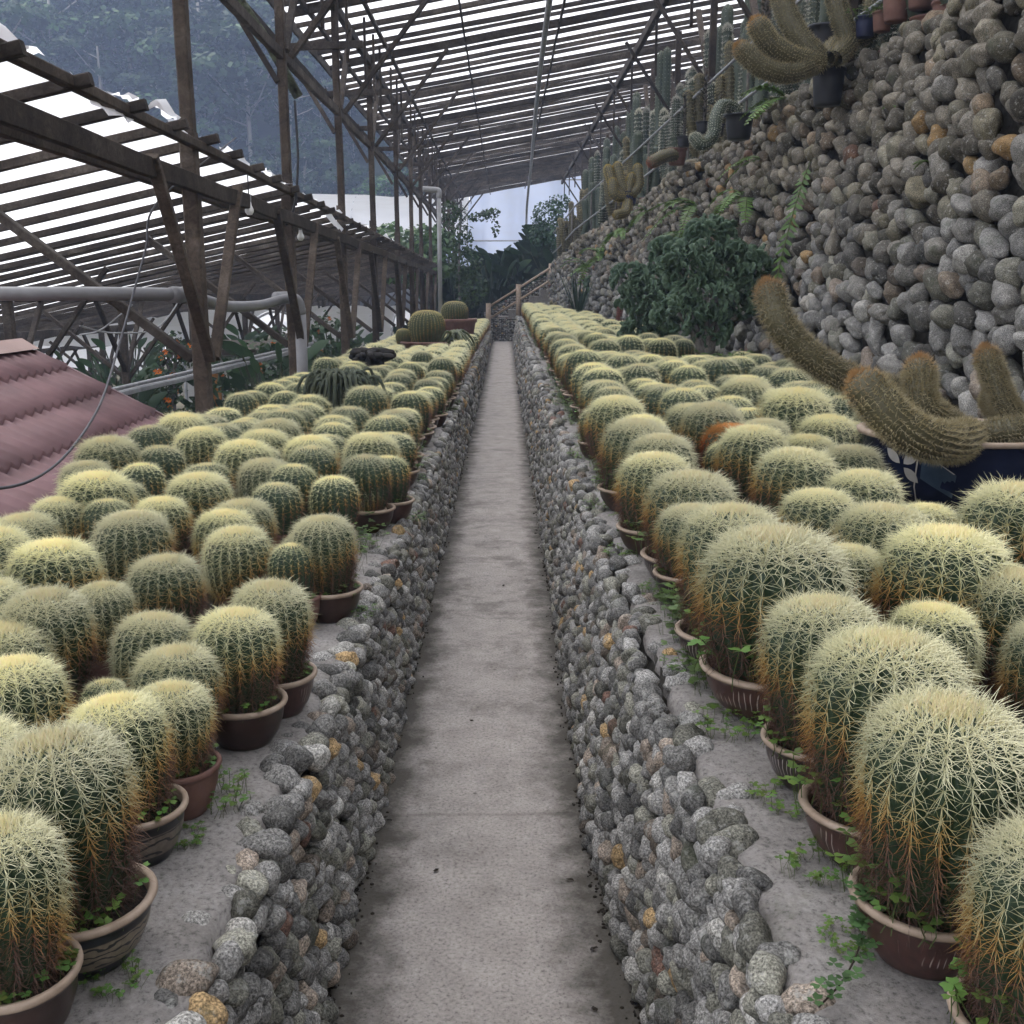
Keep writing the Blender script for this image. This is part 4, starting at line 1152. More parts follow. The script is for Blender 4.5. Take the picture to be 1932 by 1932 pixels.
for (u, v, z, lb) in ((470, 388, 8.6, 'white light bulb hanging under the low roof ridge beam'), (567, 440, 10.9, 'small white light bulb further along the low roof beam')):
    p = at_depth(u, v, z)
    B_ = thing('light_bulb', lb, 'light bulb', tuple(p))
    MB().add(*lathe([(0.0, -0.075), (0.02, -0.072), (0.035, -0.05), (0.036, -0.03), (0.022, 0.0), (0.017, 0.03)], 14)).build('glass', M_BULB, B_)
    MB().add(*lathe([(0.018, 0.03), (0.02, 0.05), (0.02, 0.08), (0.0, 0.085)], 12)).build('socket', M_PVCW, B_)
    MB().add(*tube([(0, 0, 0.08), (0, 0, 0.16), (0.0, 0, 0.24)], 0.005, 5)).build('flex', M_BLACK, B_)
rl = [(-2.02, y, tL(y) + 0.1 + 0.02 * math.sin(y)) for y in np.arange(7.5, 30, 1.2)]
tag(MB().add(*tube(rl, 0.024, 8)).build('edge_rail', M_STEEL), 'slim grey pipe rail along the outer edge of the roof-side bed', 'rail')
ga, gb = at_depth(190, 752, 10.5), at_depth(590, 655, 17.0)
gt = thing('gutter', 'thin silver gutter sloping behind the timber posts', 'gutter')
MB().add(*bar(ga, gb, 0.09, 0.05)).build('channel', M_STEEL, gt, smooth=False)
MB().add(*tube([ga + (0, 0, 0.06), (ga + gb) / 2 + (0, 0, 0.06), gb + (0, 0, 0.06)], 0.022, 6)).build('lip', M_STEEL, gt)
dp = on_y(828, 364, 23.6); db = on_y(831, 600, 23.6)
D2 = thing('downpipe', 'pale plastic downpipe dropping from the tall roof eave beside potted giant cactus', 'pipe')
MB().add(*tube([dp, (dp + db) / 2, db + (0, 0, -0.3)], 0.047, 12)).build('pipe_run', M_PVCW, D2)
MB().add(*tube(smooth_curve([dp + (0, 0, -0.1), dp + (0, 0, 0.03), dp + (-0.06, 0, 0.06), dp + (-0.34, 0, 0.08)], 16), 0.06, 12)).build('elbow', M_PVCW, D2)

# ------------------------------------------------------------------ hairy columns
M_FUZZ = tint_mat('cactus_hair', 0.6, 0.3)
M_COLG = skin('column_skin', (0.075, 0.07, 0.04), (0.12, 0.108, 0.06))
M_COLD = skin('dark_column_skin', (0.034, 0.05, 0.036), (0.075, 0.09, 0.065))
def column(pts, r0, ribs, hl, cols, tipc, step=0.03, nh=5, hr=0.0012, seed=0, nseg=40, r_end=None, dep=0.1):
    """ribbed stem along a curve, with short hairs; returns (stem V,F), (hair V,T,C)"""
    r = np.random.default_rng(seed)
    P = smooth_curve(pts, nseg)
    n_ = len(P)
    Tn = np.gradient(P, axis=0); Ls = np.linalg.norm(Tn, axis=1); Tn /= Ls[:, None]
    s = np.linspace(0, 1, n_)
    rad = r0 * np.interp(s, [0, 0.15, 0.9, 1], [0.85, 1, 1, 0.97])
    if r_end: rad = rad * np.interp(s, [0, 1], [1, r_end])
    # domed tip
    k = 6
    tipP = [P[-1] + Tn[-1] * rad[-1] * math.sin(q * math.pi / 2) for q in np.linspace(0, 1, k + 1)[1:]]
    tipR = [rad[-1] * max(0.02, math.cos(q * math.pi / 2)) for q in np.linspace(0, 1, k + 1)[1:]]
    P = np.vstack([P, tipP]); rad = np.concatenate([rad, tipR]); Tn = np.vstack([Tn] + [Tn[-1:]] * k)
    na = ribs * 2
    ref = np.array((0, 1.0, 0)) if abs(Tn[0][1]) < 0.9 else np.array((1.0, 0, 0))
    V, Fc, B, D, C = [], [], [], [], []
    nrm = ref
    tot = 0.0
    for i in range(len(P)):
        nrm = nrm - Tn[i] * (nrm @ Tn[i]); nrm = nrm / np.linalg.norm(nrm); bn = np.cross(Tn[i], nrm)
        tipf = (i - n_ + 1) / k if i >= n_ else 0
        for a_ in range(na):
            a = 2 * math.pi * a_ / na
            dr = rad[i] * (1 if a_ % 2 == 0 else 1 - dep)
            V.append(P[i] + dr * (math.cos(a) * nrm + math.sin(a) * bn))
        seg = np.linalg.norm(P[i] - P[i - 1]) if i else 0
        m_ = max(1, int(round(seg / step))) if i else 1
        for sub in range(m_):
            for q in range(ribs):
                a = 2 * math.pi * (q) / ribs
                rd = math.cos(a) * nrm + math.sin(a) * bn
                nn = rd * (1 - tipf) + Tn[i] * tipf
                base = P[i] - Tn[i] * seg * sub / m_ + rd * rad[i] * 0.99
                for h in range(nh):
                    d = nn + r.normal(0, 0.55, 3) + 0.15 * Tn[i]
                    B.append(base); D.append(d / np.linalg.norm(d))
                    f = 0.75 * min(1, max(0, (i / n_ - 0.94) / 0.16)) if tipc is not None else 0
                    c = np.array(cols[int(r.integers(len(cols)))]) * r.uniform(0.7, 1.25)
                    C.append(c * (1 - f) + np.array(tipc if tipc is not None else c) * f)
    for i in range(len(P) - 1):
        for a_ in range(na):
            j = (a_ + 1) % na
            Fc.append((i*na+a_, i*na+j, (i+1)*na+j, (i+1)*na+a_))
    B, D, C = map(np.array, (B, D, C))
    L = hl * r.uniform(0.6, 1.3, len(B))
    hv, ht, m_ = spine_geo(B, D, L, hr, False, r)
    return (V, Fc), (hv, ht, np.repeat(np.concatenate([C, np.ones((len(C), 1))], 1), m_, 0))
def add_column(parent, mat, *a, **kw):
    (V, Fc), (hv, ht, hc) = column(*a, **kw)
    o = MB().add(V, Fc).build('stem', mat, parent)
    link('hair', fast_mesh('hair', hv, ht, M_FUZZ, False, hc), o)
    return o
GOLD = [(0.4, 0.345, 0.22), (0.33, 0.275, 0.16), (0.48, 0.43, 0.31)]
RUST = (0.4, 0.2, 0.07)
M_NAVY = simple('navy_glaze', (0.008, 0.012, 0.03), (0.014, 0.02, 0.05), 5, 0.22, 0.05, 0.004, spec=0.6, world=False)
M_BLUEP = simple('blue_grey_panel', (0.03, 0.05, 0.08), (0.06, 0.09, 0.13), 9, 0.35, 0.1, 0.003, world=False)
M_PETAL = simple('pale_petal_glaze', (0.4, 0.38, 0.35), (0.55, 0.53, 0.5), 9, 0.5, 0.1, 0.003, world=False)
NC = np.array((1.97, 4.55, tR(4.5)))
NP = thing('navy_pot_cactus', 'golden hairy columnar cactus sprawling over a navy glazed pot with pale petals', 'cactus', tuple(NC))
pot_pr = [(0.0, 0.0), (0.28, 0.0), (0.31, 0.03), (0.38, 0.16), (0.405, 0.27), (0.41, 0.325), (0.43, 0.335), (0.435, 0.35), (0.42, 0.358), (0.385, 0.352), (0.38, 0.3)]
pm = MB().add(*lathe(pot_pr, 56)).mesh('pot', M_NAVY); pm.materials.append(M_RIM)
for p in pm.polygons:
    if p.center[2] > 0.34: p.material_index = 1
po = link('pot', pm, NP)
V, Fc = lathe([(0.0, 0.31), (0.2, 0.32), (0.385, 0.305)], 30); V = np.array(V); V[:, 2] += rng.normal(0, 0.006, len(V))
MB().add(V, Fc).build('soil', M_SOIL, po)
def on_pot(a, z):   # point on the pot's outside at angle a and height z
    r_ = np.interp(z, [p[1] for p in pot_pr[2:6]], [p[0] for p in pot_pr[2:6]]) + 0.004
    return np.array((r_ * math.cos(a), r_ * math.sin(a), z))
def facing(u):      # angle on the pot seen at picture column u
    best = min(np.arange(-math.pi * 1.15, 0, 0.01), key=lambda a: abs(proj(NC + on_pot(a, 0.2))[0] - u) + (0 if math.sin(a) < 0.1 else 999))
    return best
a0 = facing(1703)
for (da, dz, ang) in ((-0.06, 0.045, 2.4), (0.07, 0.045, 0.7), (0.09, -0.05, -0.75)):
    L = 0.085; V = []
    for s in np.linspace(0, 1, 7):
        w = 0.022 * math.sin(math.pi * min(1, s * 1.02)) ** 0.8
        for q in (-1, 1):
            V.append(on_pot(a0 + (math.cos(ang) * (0.012 + L * s) - q * math.sin(ang) * w) / 0.4, 0.235 + math.sin(ang) * (0.012 + L * s) + q * math.cos(ang) * w))
    MB().add(V, [(2*i, 2*i+1, 2*i+3, 2*i+2) for i in range(6)]).build('petal', M_PETAL, po)
def strip(pts, w, mat, nm):
    V = []
    for s in np.linspace(0, 1, 9):
        x = np.interp(s, np.linspace(0, 1, len(pts)), [p[0] for p in pts]); z = np.interp(s, np.linspace(0, 1, len(pts)), [p[1] for p in pts])
        V += [on_pot(x - w, z) * (1.004, 1.004, 1), on_pot(x + w, z) * (1.004, 1.004, 1)]
    MB().add(V, [(2*i, 2*i+1, 2*i+3, 2*i+2) for i in range(8)]).build(nm, mat, po)
b1, b2, b3 = facing(1738), facing(1724), facing(1800)
strip([(b1, 0.33), (b2, 0.15), (b2 - .02, 0.05)], 0.008, M_PETAL, 'piping')
strip([(b1, 0.31), (b3, 0.22)], 0.009, M_PETAL, 'piping')
V = []
for s in np.linspace(0, 1, 8):
    x = b1 + 0.02 + (b3 - b1) * s
    V += [on_pot(x, 0.30 - 0.085 * s), on_pot(x - 0.03, 0.19 - 0.075 * s)]
MB().add(V, [(2*i, 2*i+1, 2*i+3, 2*i+2) for i in range(7)]).build('glazed_panel', M_BLUEP, po)
arms = [([(1850, 832, 4.3), (1790, 800, 4.35), (1700, 742, 4.4), (1620, 722, 4.3), (1540, 680, 4.2), (1475, 615, 4.15), (1453, 556, 4.15)], 0.055, True),
        ([(1830, 822, 4.3), (1790, 835, 4.1), (1730, 822, 3.95), (1680, 785, 3.9), (1636, 735, 3.9)], 0.074, True),
        ([(1790, 800, 4.4), (1745, 770, 4.3), (1735, 735, 4.3), (1735, 700, 4.3)], 0.058, True),
        ([(1932, 800, 4.45), (1900, 770, 4.4), (1880, 725, 4.4), (1863, 675, 4.4)], 0.046, True),
        ([(1940, 806, 4.4), (1890, 785, 4.45), (1868, 755, 4.5)], 0.036, False),
        ([(1830, 830, 4.4), (1900, 812, 4.3), (1990, 806, 4.35), (2080, 780, 4.5)], 0.05, False),
        ([(1730, 770, 4.45), (1697, 752, 4.45), (1690, 730, 4.45)], 0.026, True)]
for i, (pts, rr, tip) in enumerate(arms):
    q = [at_depth(*p) - NC for p in pts]
    add_column(NP, M_COLG, q, rr, 20, 0.026 if rr > 0.03 else 0.014, GOLD, RUST if tip else None, 0.014, 6, 0.0012, 60 + i, 44)

# ------------------------------------------------------------------ giants at the end of the roof-side bed
BIGV, (bsv, bst, bsc) = barrel(30, 0.95, 0.13, 6, 0.1, 0.009, False, 4, 26, 77, dark=0.1)
BIG_STEM, BIG_SP = fast_mesh('stem', *BIGV, M_COLG), fast_mesh('spines', bsv, bst, M_SPINE, False, bsc * (0.8, 0.72, 0.55, 1))
M_COLB = skin('olive_skin', (0.05, 0.065, 0.03), (0.09, 0.1, 0.05)); BIG_STEM.materials[0] = M_COLB
def big_barrel(u, v_rim, y, wb, wc, hc, lab, extra=False):
    p = on_y(u, v_rim, y)
    t = tL(y)
    hp = p[2] - t
    o = thing('giant_barrel_cactus', lab, 'cactus', (p[0], y, t))
    pr_ = [(0.0, 0.0), (wb * 0.62, 0.0), (wb * 0.66, 0.03), (wb * 0.84, hp * 0.5), (wb * 0.93, hp * 0.86), (wb, hp * 0.9), (wb * 1.01, hp * 0.97), (wb * 0.98, hp), (wb * 0.9, hp * 0.98), (wb * 0.86, hp * 0.7)]
    po_ = MB().add(*lathe(pr_, 40)).build('pot', M_CLAY, o)
    MB().add(*lathe([(0, hp * 0.88), (wb * 0.5, hp * 0.9), (wb * 0.88, hp * 0.86)], 30)).build('soil', M_SOIL, po_)
    s_ = link('stem', BIG_STEM, o); s_.location = (0, 0, hp * 0.8); s_.scale = (wc, wc, hc / 1.9)
    link('spines', BIG_SP, s_)
    if extra:
        s2 = link('side_stem', BIG_STEM, o); s2.location = (-wc * 1.28, -0.05, hp * 0.85); s2.scale = (wc * 0.42, wc * 0.42, wc * 0.45)
        link('spines', BIG_SP, s2)
        m = MB()
        for i in range(26):
            a = rng.uniform(-1.2, 1.2); L = rng.uniform(0.2, 0.42)
            b = np.array((wc * 1.1 + rng.normal(0, .05), rng.normal(0, 0.15), hp * 0.95))
            m.add(*tube(smooth_curve([b, b + (L * .5 * math.cos(a), L * .5 * math.sin(a), 0.16), b + (L * math.cos(a), L * math.sin(a), 0.02), b + (L * 1.1 * math.cos(a), L * 1.1 * math.sin(a), -0.15)], 8), 0.018, 5))
        m.build('trailing_stems', M_COLB, o)
    return o
big_barrel(806, 643, 15.6, 0.4, 0.265, 0.5, 'giant barrel cactus with an offset in a wide brown clay bowl on the bed', True)
big_barrel(858, 601, 19.5, 0.4, 0.245, 0.42, 'giant round barrel cactus in a brown clay pot near the downpipe')

# dark mop of trailing cactus and a black clump
def mop(lab, p, w, h, n, rad, mat, droop, nm='trailing_cactus'):
    o = thing(nm, lab, 'cactus', tuple(p))
    pm_ = link('pot', POT['glaze'], o); pm_.scale = (w * 0.6, w * 0.6, 0.3); link('soil', SOIL, pm_)
    m = MB()
    for i in range(n):
        a = rng.uniform(0, 6.28); L = w * rng.uniform(0.5, 1.05)
        b = np.array((rng.normal(0, w * .2), rng.normal(0, w * .2), 0.2))
        hh = h * rng.uniform(0.7, 1.1)
        e_ = np.array((math.cos(a) * L, math.sin(a) * L, hh * (0.1 if droop else 0.9)))
        m.add(*tube(smooth_curve([b, b + (e_[0] * .25, e_[1] * .25, hh * .8), b + (e_[0] * .65, e_[1] * .65, hh * (0.95 if droop else .9)), b + e_], 9), [rad * x for x in (0.8, 1, 1, 1, 1, 1, 1, .95, .85, .5)], 6))
    m.build('stems', mat, o)
    return o
M_MOP = simple('dark_olive_stems', (0.03, 0.042, 0.025), (0.075, 0.085, 0.06), 30, 0.8, 0.5, 0.01)
M_BLK = simple('blackish_stems', (0.012, 0.012, 0.012), (0.03, 0.026, 0.024), 30, 0.8, 0.5, 0.01)
mop('dark green mop of drooping finger stems on the roof-side bed', (-1.13, 7.3, tL(7.3)), 0.25, 0.26, 240, 0.011, M_MOP, True)
mop('blackish clump of stubby stems in a pot on the roof-side bed', (-1.32, 10.5, tL(10.5)), 0.24, 0.26, 60, 0.036, M_BLK, False, 'dark_cactus')

# ------------------------------------------------------------------ crested euphorbias, yucca and pots under the wall
M_CREST = simple('dark_crest_skin', (0.028, 0.06, 0.034), (0.1, 0.15, 0.095), 7, 0.55, 0.4, 0.02)
M_BARK = simple('grey_bark', (0.09, 0.08, 0.075), (0.2, 0.185, 0.17), 18, 0.9, 0.7, 0.02)
def crest(c, n_, size, m, r):
    """a crinkled fan"""
    a0 = r.uniform(0, 6.28)
    n_ = n_ / np.linalg.norm(n_)
    s = np.cross(n_, (math.cos(a0), math.sin(a0), 0.3)); s /= np.linalg.norm(s); t = np.cross(n_, s)
    V, K = [], 13
    for row, (rr, th) in enumerate(((0.25, 0.10), (0.75, 0.10), (1.0, 0.06))):
        for q in range(K):
            a = (q / (K - 1) - 0.5) * 2.7
            wv = 0.16 * math.sin(q * 2.2 + a0) * rr + 0.05 * (-1) ** q * rr
            ce = c + size * rr * (math.cos(a) * n_ + math.sin(a) * s) + t * size * wv
            V += [ce + t * size * th, ce - t * size * th]
    Fc = []
    W_ = K * 2
    for row in range(2):
        for q in range(K - 1):
            i = row * W_ + q * 2
            Fc += [(i, i + 2, i + W_ + 2, i + W_), (i + 1, i + W_ + 1, i + W_ + 3, i + 3)]
    for q in range(K - 1):
        i = 2 * W_ + q * 2; Fc.append((i, i + 2, i + 3, i + 1))
    m.add(V, Fc)
def euphorbia(lab, x, y, h, blobs, pot, seed, potw=0.2):
    r = np.random.default_rng(seed)
    t = tR(y)
    o = thing('crested_euphorbia', lab, 'plant', (x, y, t))
    pm_ = link('pot', POT[pot], o); pm_.scale = (potw, potw, potw * 1.6); link('soil', SOIL, pm_)
    tr, m = MB(), MB()
    for (bx, by, bz, br) in blobs:
        c = np.array((bx, by, bz))
        tr.add(*tube(smooth_curve([(0, 0, potw), (bx * 0.4 + r.normal(0, .03), by * .4, potw + (bz - potw) * 0.5), tuple(c)], 8), [0.04, 0.037, 0.034, 0.03, 0.028, 0.025, 0.022, 0.02, 0.015], 7))
        for i in range(int(120 * br / 0.25)):
            d = r.normal(0, 1, 3); d /= np.linalg.norm(d)
            p = c + d * br * r.uniform(0.55, 1.05) * (1.1, 1.0, 0.85)
            crest(p, d + (0, -0.2, 0.55), r.uniform(0.045, 0.085), m, r)
    tr.build('trunk', M_BARK, o); m.build('crests', M_CREST, o)
    return o
def at_wall(u, v, y): return on_y(u, v, y)
def blobs_px(o_xyz, y, L):
    return [tuple(on_y(u, v, y + dy) - np.array(o_xyz)) + (r,) for (u, v, dy, r) in L]
ox = (1.86, 9.9, tR(9.9))
euphorbia('big dark crested euphorbia with grey trunks in a clay pot against the cobble wall', ox[0], ox[1], 1.2,
          blobs_px(ox, 9.9, [(1300, 500, 0.15, 0.25), (1375, 505, 0.2, 0.26), (1340, 450, 0.3, 0.2), (1330, 560, 0.05, 0.24), (1395, 560, 0.25, 0.2), (1280, 590, 0.0, 0.2), (1340, 620, 0.1, 0.15), (1265, 480, 0.3, 0.16), (1420, 500, 0.3, 0.17)]), 'clay', 5, 0.2)
ox = (1.75, 12.5, tR(12.5))
euphorbia('rounded dark crested euphorbia beside the small red cactus pot', ox[0], ox[1], 1.2,
          blobs_px(ox, 12.5, [(1215, 560, 0, 0.26), (1190, 530, 0.1, 0.2), (1240, 530, 0.1, 0.24), (1225, 600, 0, 0.25), (1255, 590, 0.1, 0.2), (1205, 630, 0, 0.2), (1245, 640, 0.0, 0.22)]), 'glaze', 6, 0.22)
ox = (1.62, 22.9, tR(22.9))
euphorbia('small greyish crested euphorbia next to the stiff bladed yucca', ox[0], ox[1], 1.0,
          blobs_px(ox, 22.9, [(1112, 585, 0, 0.22), (1120, 560, 0, 0.2), (1128, 600, 0, 0.2), (1118, 535, 0.2, 0.15)]), 'glaze', 7, 0.2)
# low green plant spilling from the clay pot
def blade_plant(name, lab, cat, p, n, L, w, up, col, mat, pot=None, potw=0.15, curve=0.35):
    o = thing(name, lab, cat, tuple(p))
    if pot:
        pm_ = link('pot', POT[pot], o); pm_.scale = (potw, potw, potw * 1.3); link('soil', SOIL, pm_)
    m = MB()
    z0 = potw * 0.75 if pot else 0
    for i in range(n):
        a = rng.uniform(0, 6.28); e = rng.uniform(up, 1.45); l = L * rng.uniform(0.6, 1.1)
        d = np.array((math.cos(a) * math.cos(e), math.sin(a) * math.cos(e), math.sin(e))); sd = np.array((-math.sin(a), math.cos(a), 0))
        V, K = [], 7
        cc = np.array(col) * rng.uniform(0.6, 1.3)
        for k in range(K):
            s = k / (K - 1)
            q = np.array((0, 0, z0)) + d * l * s + np.array((math.cos(a), math.sin(a), -0.6)) * curve * l * s * s * math.cos(e)
            ww = w * math.sin(math.pi * (0.12 + 0.86 * s)) ** 0.7
            V += [q + sd * ww, q - np.array((0, 0, ww * 0.25)), q - sd * ww]
        m.add(V, [(3*k+j, 3*k+j+1, 3*k+4+j, 3*k+3+j) for k in range(K - 1) for j in range(2)], (*cc, 1))
    m.build('leaves', mat, o, True, True)
    return o
blade_plant('yucca', 'stiff upright dark bladed yucca in a dark pot below the cobble wall', 'plant', (1.5, 22.2, tR(22)), 26, 1.15, 0.018, 0.95, (0.025, 0.045, 0.03), M_LEAF, 'glaze', 0.17, 0.1)
fr = thing('pot_plant', 'bushy low green plant spilling beside the clay pot under the wall', 'plant', (1.98, 9.72, tR(9.8)))
pm_ = link('pot', POT['clay'], fr); pm_.scale = (0.12, 0.12, 0.2); link('soil', SOIL, pm_)
for k in range(3):
    w_ = link('leaves', WEEDR[k], fr); w_.location = (0.02 * k, 0, 0.1); w_.scale = (0.26, 0.2, 0.3); w_.rotation_euler = (0, 0, k * 2)
rc = thing('red_cactus', 'short dark red column cactus in a small dark pot', 'cactus', (2.0, 18.6, tR(18.6)))
pm_ = link('pot', POT['glaze'], rc); pm_.scale = (0.16, 0.16, 0.3); link('soil', SOIL, pm_)
M_DRED = skin('dark_red_skin', (0.05, 0.018, 0.015), (0.1, 0.03, 0.025))
add_column(rc, M_DRED, [(0, 0, 0.15), (0, 0, 0.3), (0.01, 0, 0.52)], 0.085, 14, 0.025, [(0.2, 0.06, 0.04)], None, 0.03, 4, 0.003, 5, 12)
gc = thing('gold_cluster_cactus', 'little cluster of golden finger cacti in the bed corner near the stairs', 'cactus', (1.18, 28.2, tR(28)))
for i in range(9):
    a = i * 0.7; q = np.array((0.16 * math.cos(a) * (i % 3) / 2, 0.16 * math.sin(a) * (i % 3) / 2, 0))
    add_column(gc, M_COLG, [q, q + (0, 0, 0.15), q + (0.02 * math.cos(a), 0, rng.uniform(0.25, 0.45))], 0.045, 10, 0.02, GOLD, None, 0.04, 3, 0.003, 90 + i, 8)

# ------------------------------------------------------------------ pots and columns along the terrace
M_POTB = simple('dark_plastic_pot', (0.014, 0.015, 0.019), (0.03, 0.03, 0.034), 5, 0.5, 0.05, 0.003)
M_POTN = simple('blue_plastic_pot', (0.015, 0.02, 0.05), (0.025, 0.03, 0.07), 5, 0.5, 0.05, 0.003)
tp = [(0.0, 0.0), (0.72, 0.0), (0.78, 0.1), (0.9, 1.0), (0.93, 1.3), (1.0, 1.32), (1.02, 1.4), (1.0, 1.45), (0.92, 1.44), (0.9, 1.2), (0, 1.2)]
TPOT = [pot_mesh('pot', m_, m_, tp, 24) for m_ in (M_POTB, M_CLAY, M_POTN)]
GREENH = [(0.3, 0.32, 0.27), (0.2, 0.22, 0.17)]
WOOL = [(0.66, 0.65, 0.6), (0.52, 0.5, 0.45)]
def colset(kind, seed):
    """list of (curve, radius, ribs, hair length, colours, skin)"""
    r = np.random.default_rng(seed); L = []
    if kind == 'tall':
        for i in range(2): L.append(([(0.06 * i - .03, 0, 0.2), (0.08 * i - 0.04, 0, 0.8), (0.1 * i - 0.05, 0, r.uniform(1.3, 1.75))], r.uniform(0.062, 0.08), 9, 0.018, GREENH, M_COLD))
    elif kind == 'gold':
        for i in range(5):
            x = 0.1 * (i - 2); L.append(([(x * .6, r.normal(0, .05), 0.2), (x, r.normal(0, .05), 0.6), (x * 1.15, 0, r.uniform(0.7, 1.15))], 0.05, 16, 0.022, GOLD, M_COLG))
    elif kind == 'wool':
        for i in range(4):
            x = 0.12 * (i - 1.5); L.append(([(x * .7, r.normal(0, .06), 0.2), (x, r.normal(0, .06), 0.6), (x, 0, r.uniform(0.6, 1.3))], 0.05, 14, 0.028, WOOL, M_COLD))
    elif kind == 'green':
        for i in range(3):
            x = 0.13 * (i - 1); L.append(([(x * .5, r.normal(0, .05), 0.2), (x, r.normal(0, .05), 0.6), (x, 0, r.uniform(0.8, 1.35))], 0.07, 8, 0.015, GREENH, M_COLD))
    return L
proto = {}
for kind in ('tall', 'gold', 'wool', 'green'):
    for v_ in range(2):
        parts = []
        for i, (pts, rr, ribs, hl, cols, sk) in enumerate(colset(kind, 200 + v_ * 17 + len(kind))):
            (V, Fc), (hv, ht, hc) = column(pts, rr, ribs, hl, cols, None, 0.04, 4, 0.0028, 300 + i, 14, None, 0.2)
            parts.append((MB().add(V, Fc).mesh('stem', sk), fast_mesh('hair', hv, ht, M_FUZZ, False, hc)))
        proto[kind, v_] = parts
KL = {'tall': 'tall green column cactus on the terrace above the wall', 'gold': 'golden haired column cactus cluster on the terrace above the wall',
      'wool': 'white woolly column cactus cluster on the terrace above the wall', 'green': 'grey green column cactus bundle on the terrace above the wall'}
ROWN = {0.0: 'at the crest', 0.5: 'a step behind the crest', 1.05: 'at the back of the terrace'}
def terrace_x(y): return WT(min(y, 33)) + 0.32
ty = []
y = 8.0
while y < 32:
    for rowx in (0.0, 0.5, 1.05):
        ty.append((terrace_x(y) + rowx + rng.normal(0, 0.08), y + rng.normal(0, 0.1), rowx))
    y += 0.56
seqk = ['gold', 'green', 'wool', 'tall', 'wool', 'wool', 'tall', 'wool', 'gold']
for i, (x, y, rowx) in enumerate(ty):
    if rowx == 0 and rng.random() < 0.3: continue
    kind = seqk[int(rng.integers(len(seqk)))]
    if rowx > 0.9 and rng.random() < 0.6: kind = 'tall'
    if rowx == 0 and kind == 'tall': kind = 'green'
    sc = rng.uniform(0.65, 1.0) if rowx == 0 else rng.uniform(0.95, 1.5)
    o = thing('column_cactus', KL[kind].replace('on the terrace', ROWN[rowx]), 'cactus', (x, y, HT(y) - 0.02), rng.uniform(0, 6.28), kind + ' cacti along the terrace')
    pm_ = link('pot', TPOT[int(rng.integers(3))], o); pm_.scale = (0.13, 0.13, 0.15)
    for (a_, b_) in proto[kind, int(rng.integers(2))]:
        s_ = link('stem', a_, o); s_.scale = (1.3, 1.3, sc * 1.25); link('hair', b_, s_)
# the big golden arms by the timber post, and a grey arching one
ga_ = thing('golden_arm_cactus', 'big golden hairy cactus with thick arms curving over the rail near the roof post', 'cactus')
gz = 8.6
gp = at_depth(1555, 118, gz); ga_.location = gp
pm_ = link('pot', TPOT[0], ga_); pm_.scale = (0.14, 0.14, 0.2); pm_.location = (0.1, 0.2, -0.3)
for i, (pts, rr) in enumerate((([(1550, 120, gz), (1500, 112, gz - .1), (1455, 85, gz - .2), (1432, 52, gz - .25)], 0.085), ([(1545, 115, gz), (1490, 138, gz - .15), (1440, 128, gz - .25), (1402, 96, gz - .3)], 0.075),
                              ([(1550, 110, gz), (1520, 85, gz), (1490, 40, gz), (1472, -10, gz)], 0.085), ([(1575, 110, gz), (1600, 80, gz + .1), (1585, 30, gz + .1), (1570, -30, gz + .1)], 0.08), ([(1560, 110, gz), (1580, 85, gz + .2), (1640, 60, gz + .3), (1650, 0, gz + .3)], 0.075))):
    add_column(ga_, M_COLG, [at_depth(*p) - gp for p in pts], rr, 20, 0.028, GOLD, (0.45, 0.25, 0.08), 0.022, 4, 0.0018, 70 + i, 30)
sp = thing('arching_cactus', 'grey arching column cactus bent over the rail in an S curve', 'cactus'); sz_ = 10.9
p0 = at_depth(1395, 225, sz_); sp.location = p0
pm_ = link('pot', TPOT[0], sp); pm_.scale = (0.15, 0.15, 0.17); pm_.location = (0, 0, -0.2)
add_column(sp, M_COLD, [at_depth(*q) - p0 for q in ((1395, 225, sz_), (1385, 205, sz_), (1362, 200, sz_ - .1), (1350, 225, sz_ - .2), (1345, 255, sz_ - .25), (1325, 272, sz_ - .3), (1312, 262, sz_ - .3))], 0.062, 16, 0.02, GREENH + WOOL, None, 0.03, 4, 0.002, 8, 40)
rd = thing('red_tip_cactus', 'short brownish cactus lying out over the terrace edge with a red tip', 'cactus'); p0 = at_depth(1270, 290, 14.5); rd.location = p0
pm_ = link('pot', TPOT[1], rd); pm_.scale = (0.14, 0.14, 0.15); pm_.location = (0.05, 0, -0.15)
add_column(rd, M_COLG, [at_depth(*q) - p0 for q in ((1275, 300, 14.5), (1268, 292, 14.4), (1250, 296, 14.3), (1232, 305, 14.2))], 0.085, 14, 0.02, [(0.3, 0.22, 0.12)], (0.3, 0.06, 0.04), 0.03, 4, 0.003, 9, 14)
gl = thing('golden_finger_cactus', 'golden yellow finger cactus with drooping trunk hanging over the terrace edge', 'cactus'); gz = 17.0; p0 = at_depth(1180, 375, gz); gl.location = p0
pm_ = link('pot', TPOT[2], gl); pm_.scale = (0.15, 0.15, 0.15); pm_.location = (0.05, 0.1, -0.1)
for i, pts in enumerate((((1185, 380, gz), (1180, 400, gz - .2), (1165, 405, gz - .3)), ((1180, 370, gz), (1160, 355, gz), (1148, 320, gz)), ((1182, 365, gz), (1172, 345, gz), (1165, 315, gz)), ((1185, 370, gz), (1188, 350, gz), (1192, 335, gz)), ((1190, 368, gz), (1205, 350, gz), (1203, 318, gz)), ((1176, 372, gz), (1160, 368, gz - .1), (1156, 345, gz - .1)))):
    add_column(gl, M_COLG, [at_depth(*q) - p0 for q in pts], 0.075, 14, 0.022, [(0.5, 0.4, 0.15), (0.4, 0.3, 0.1)], None, 0.035, 4, 0.003, 110 + i, 12)
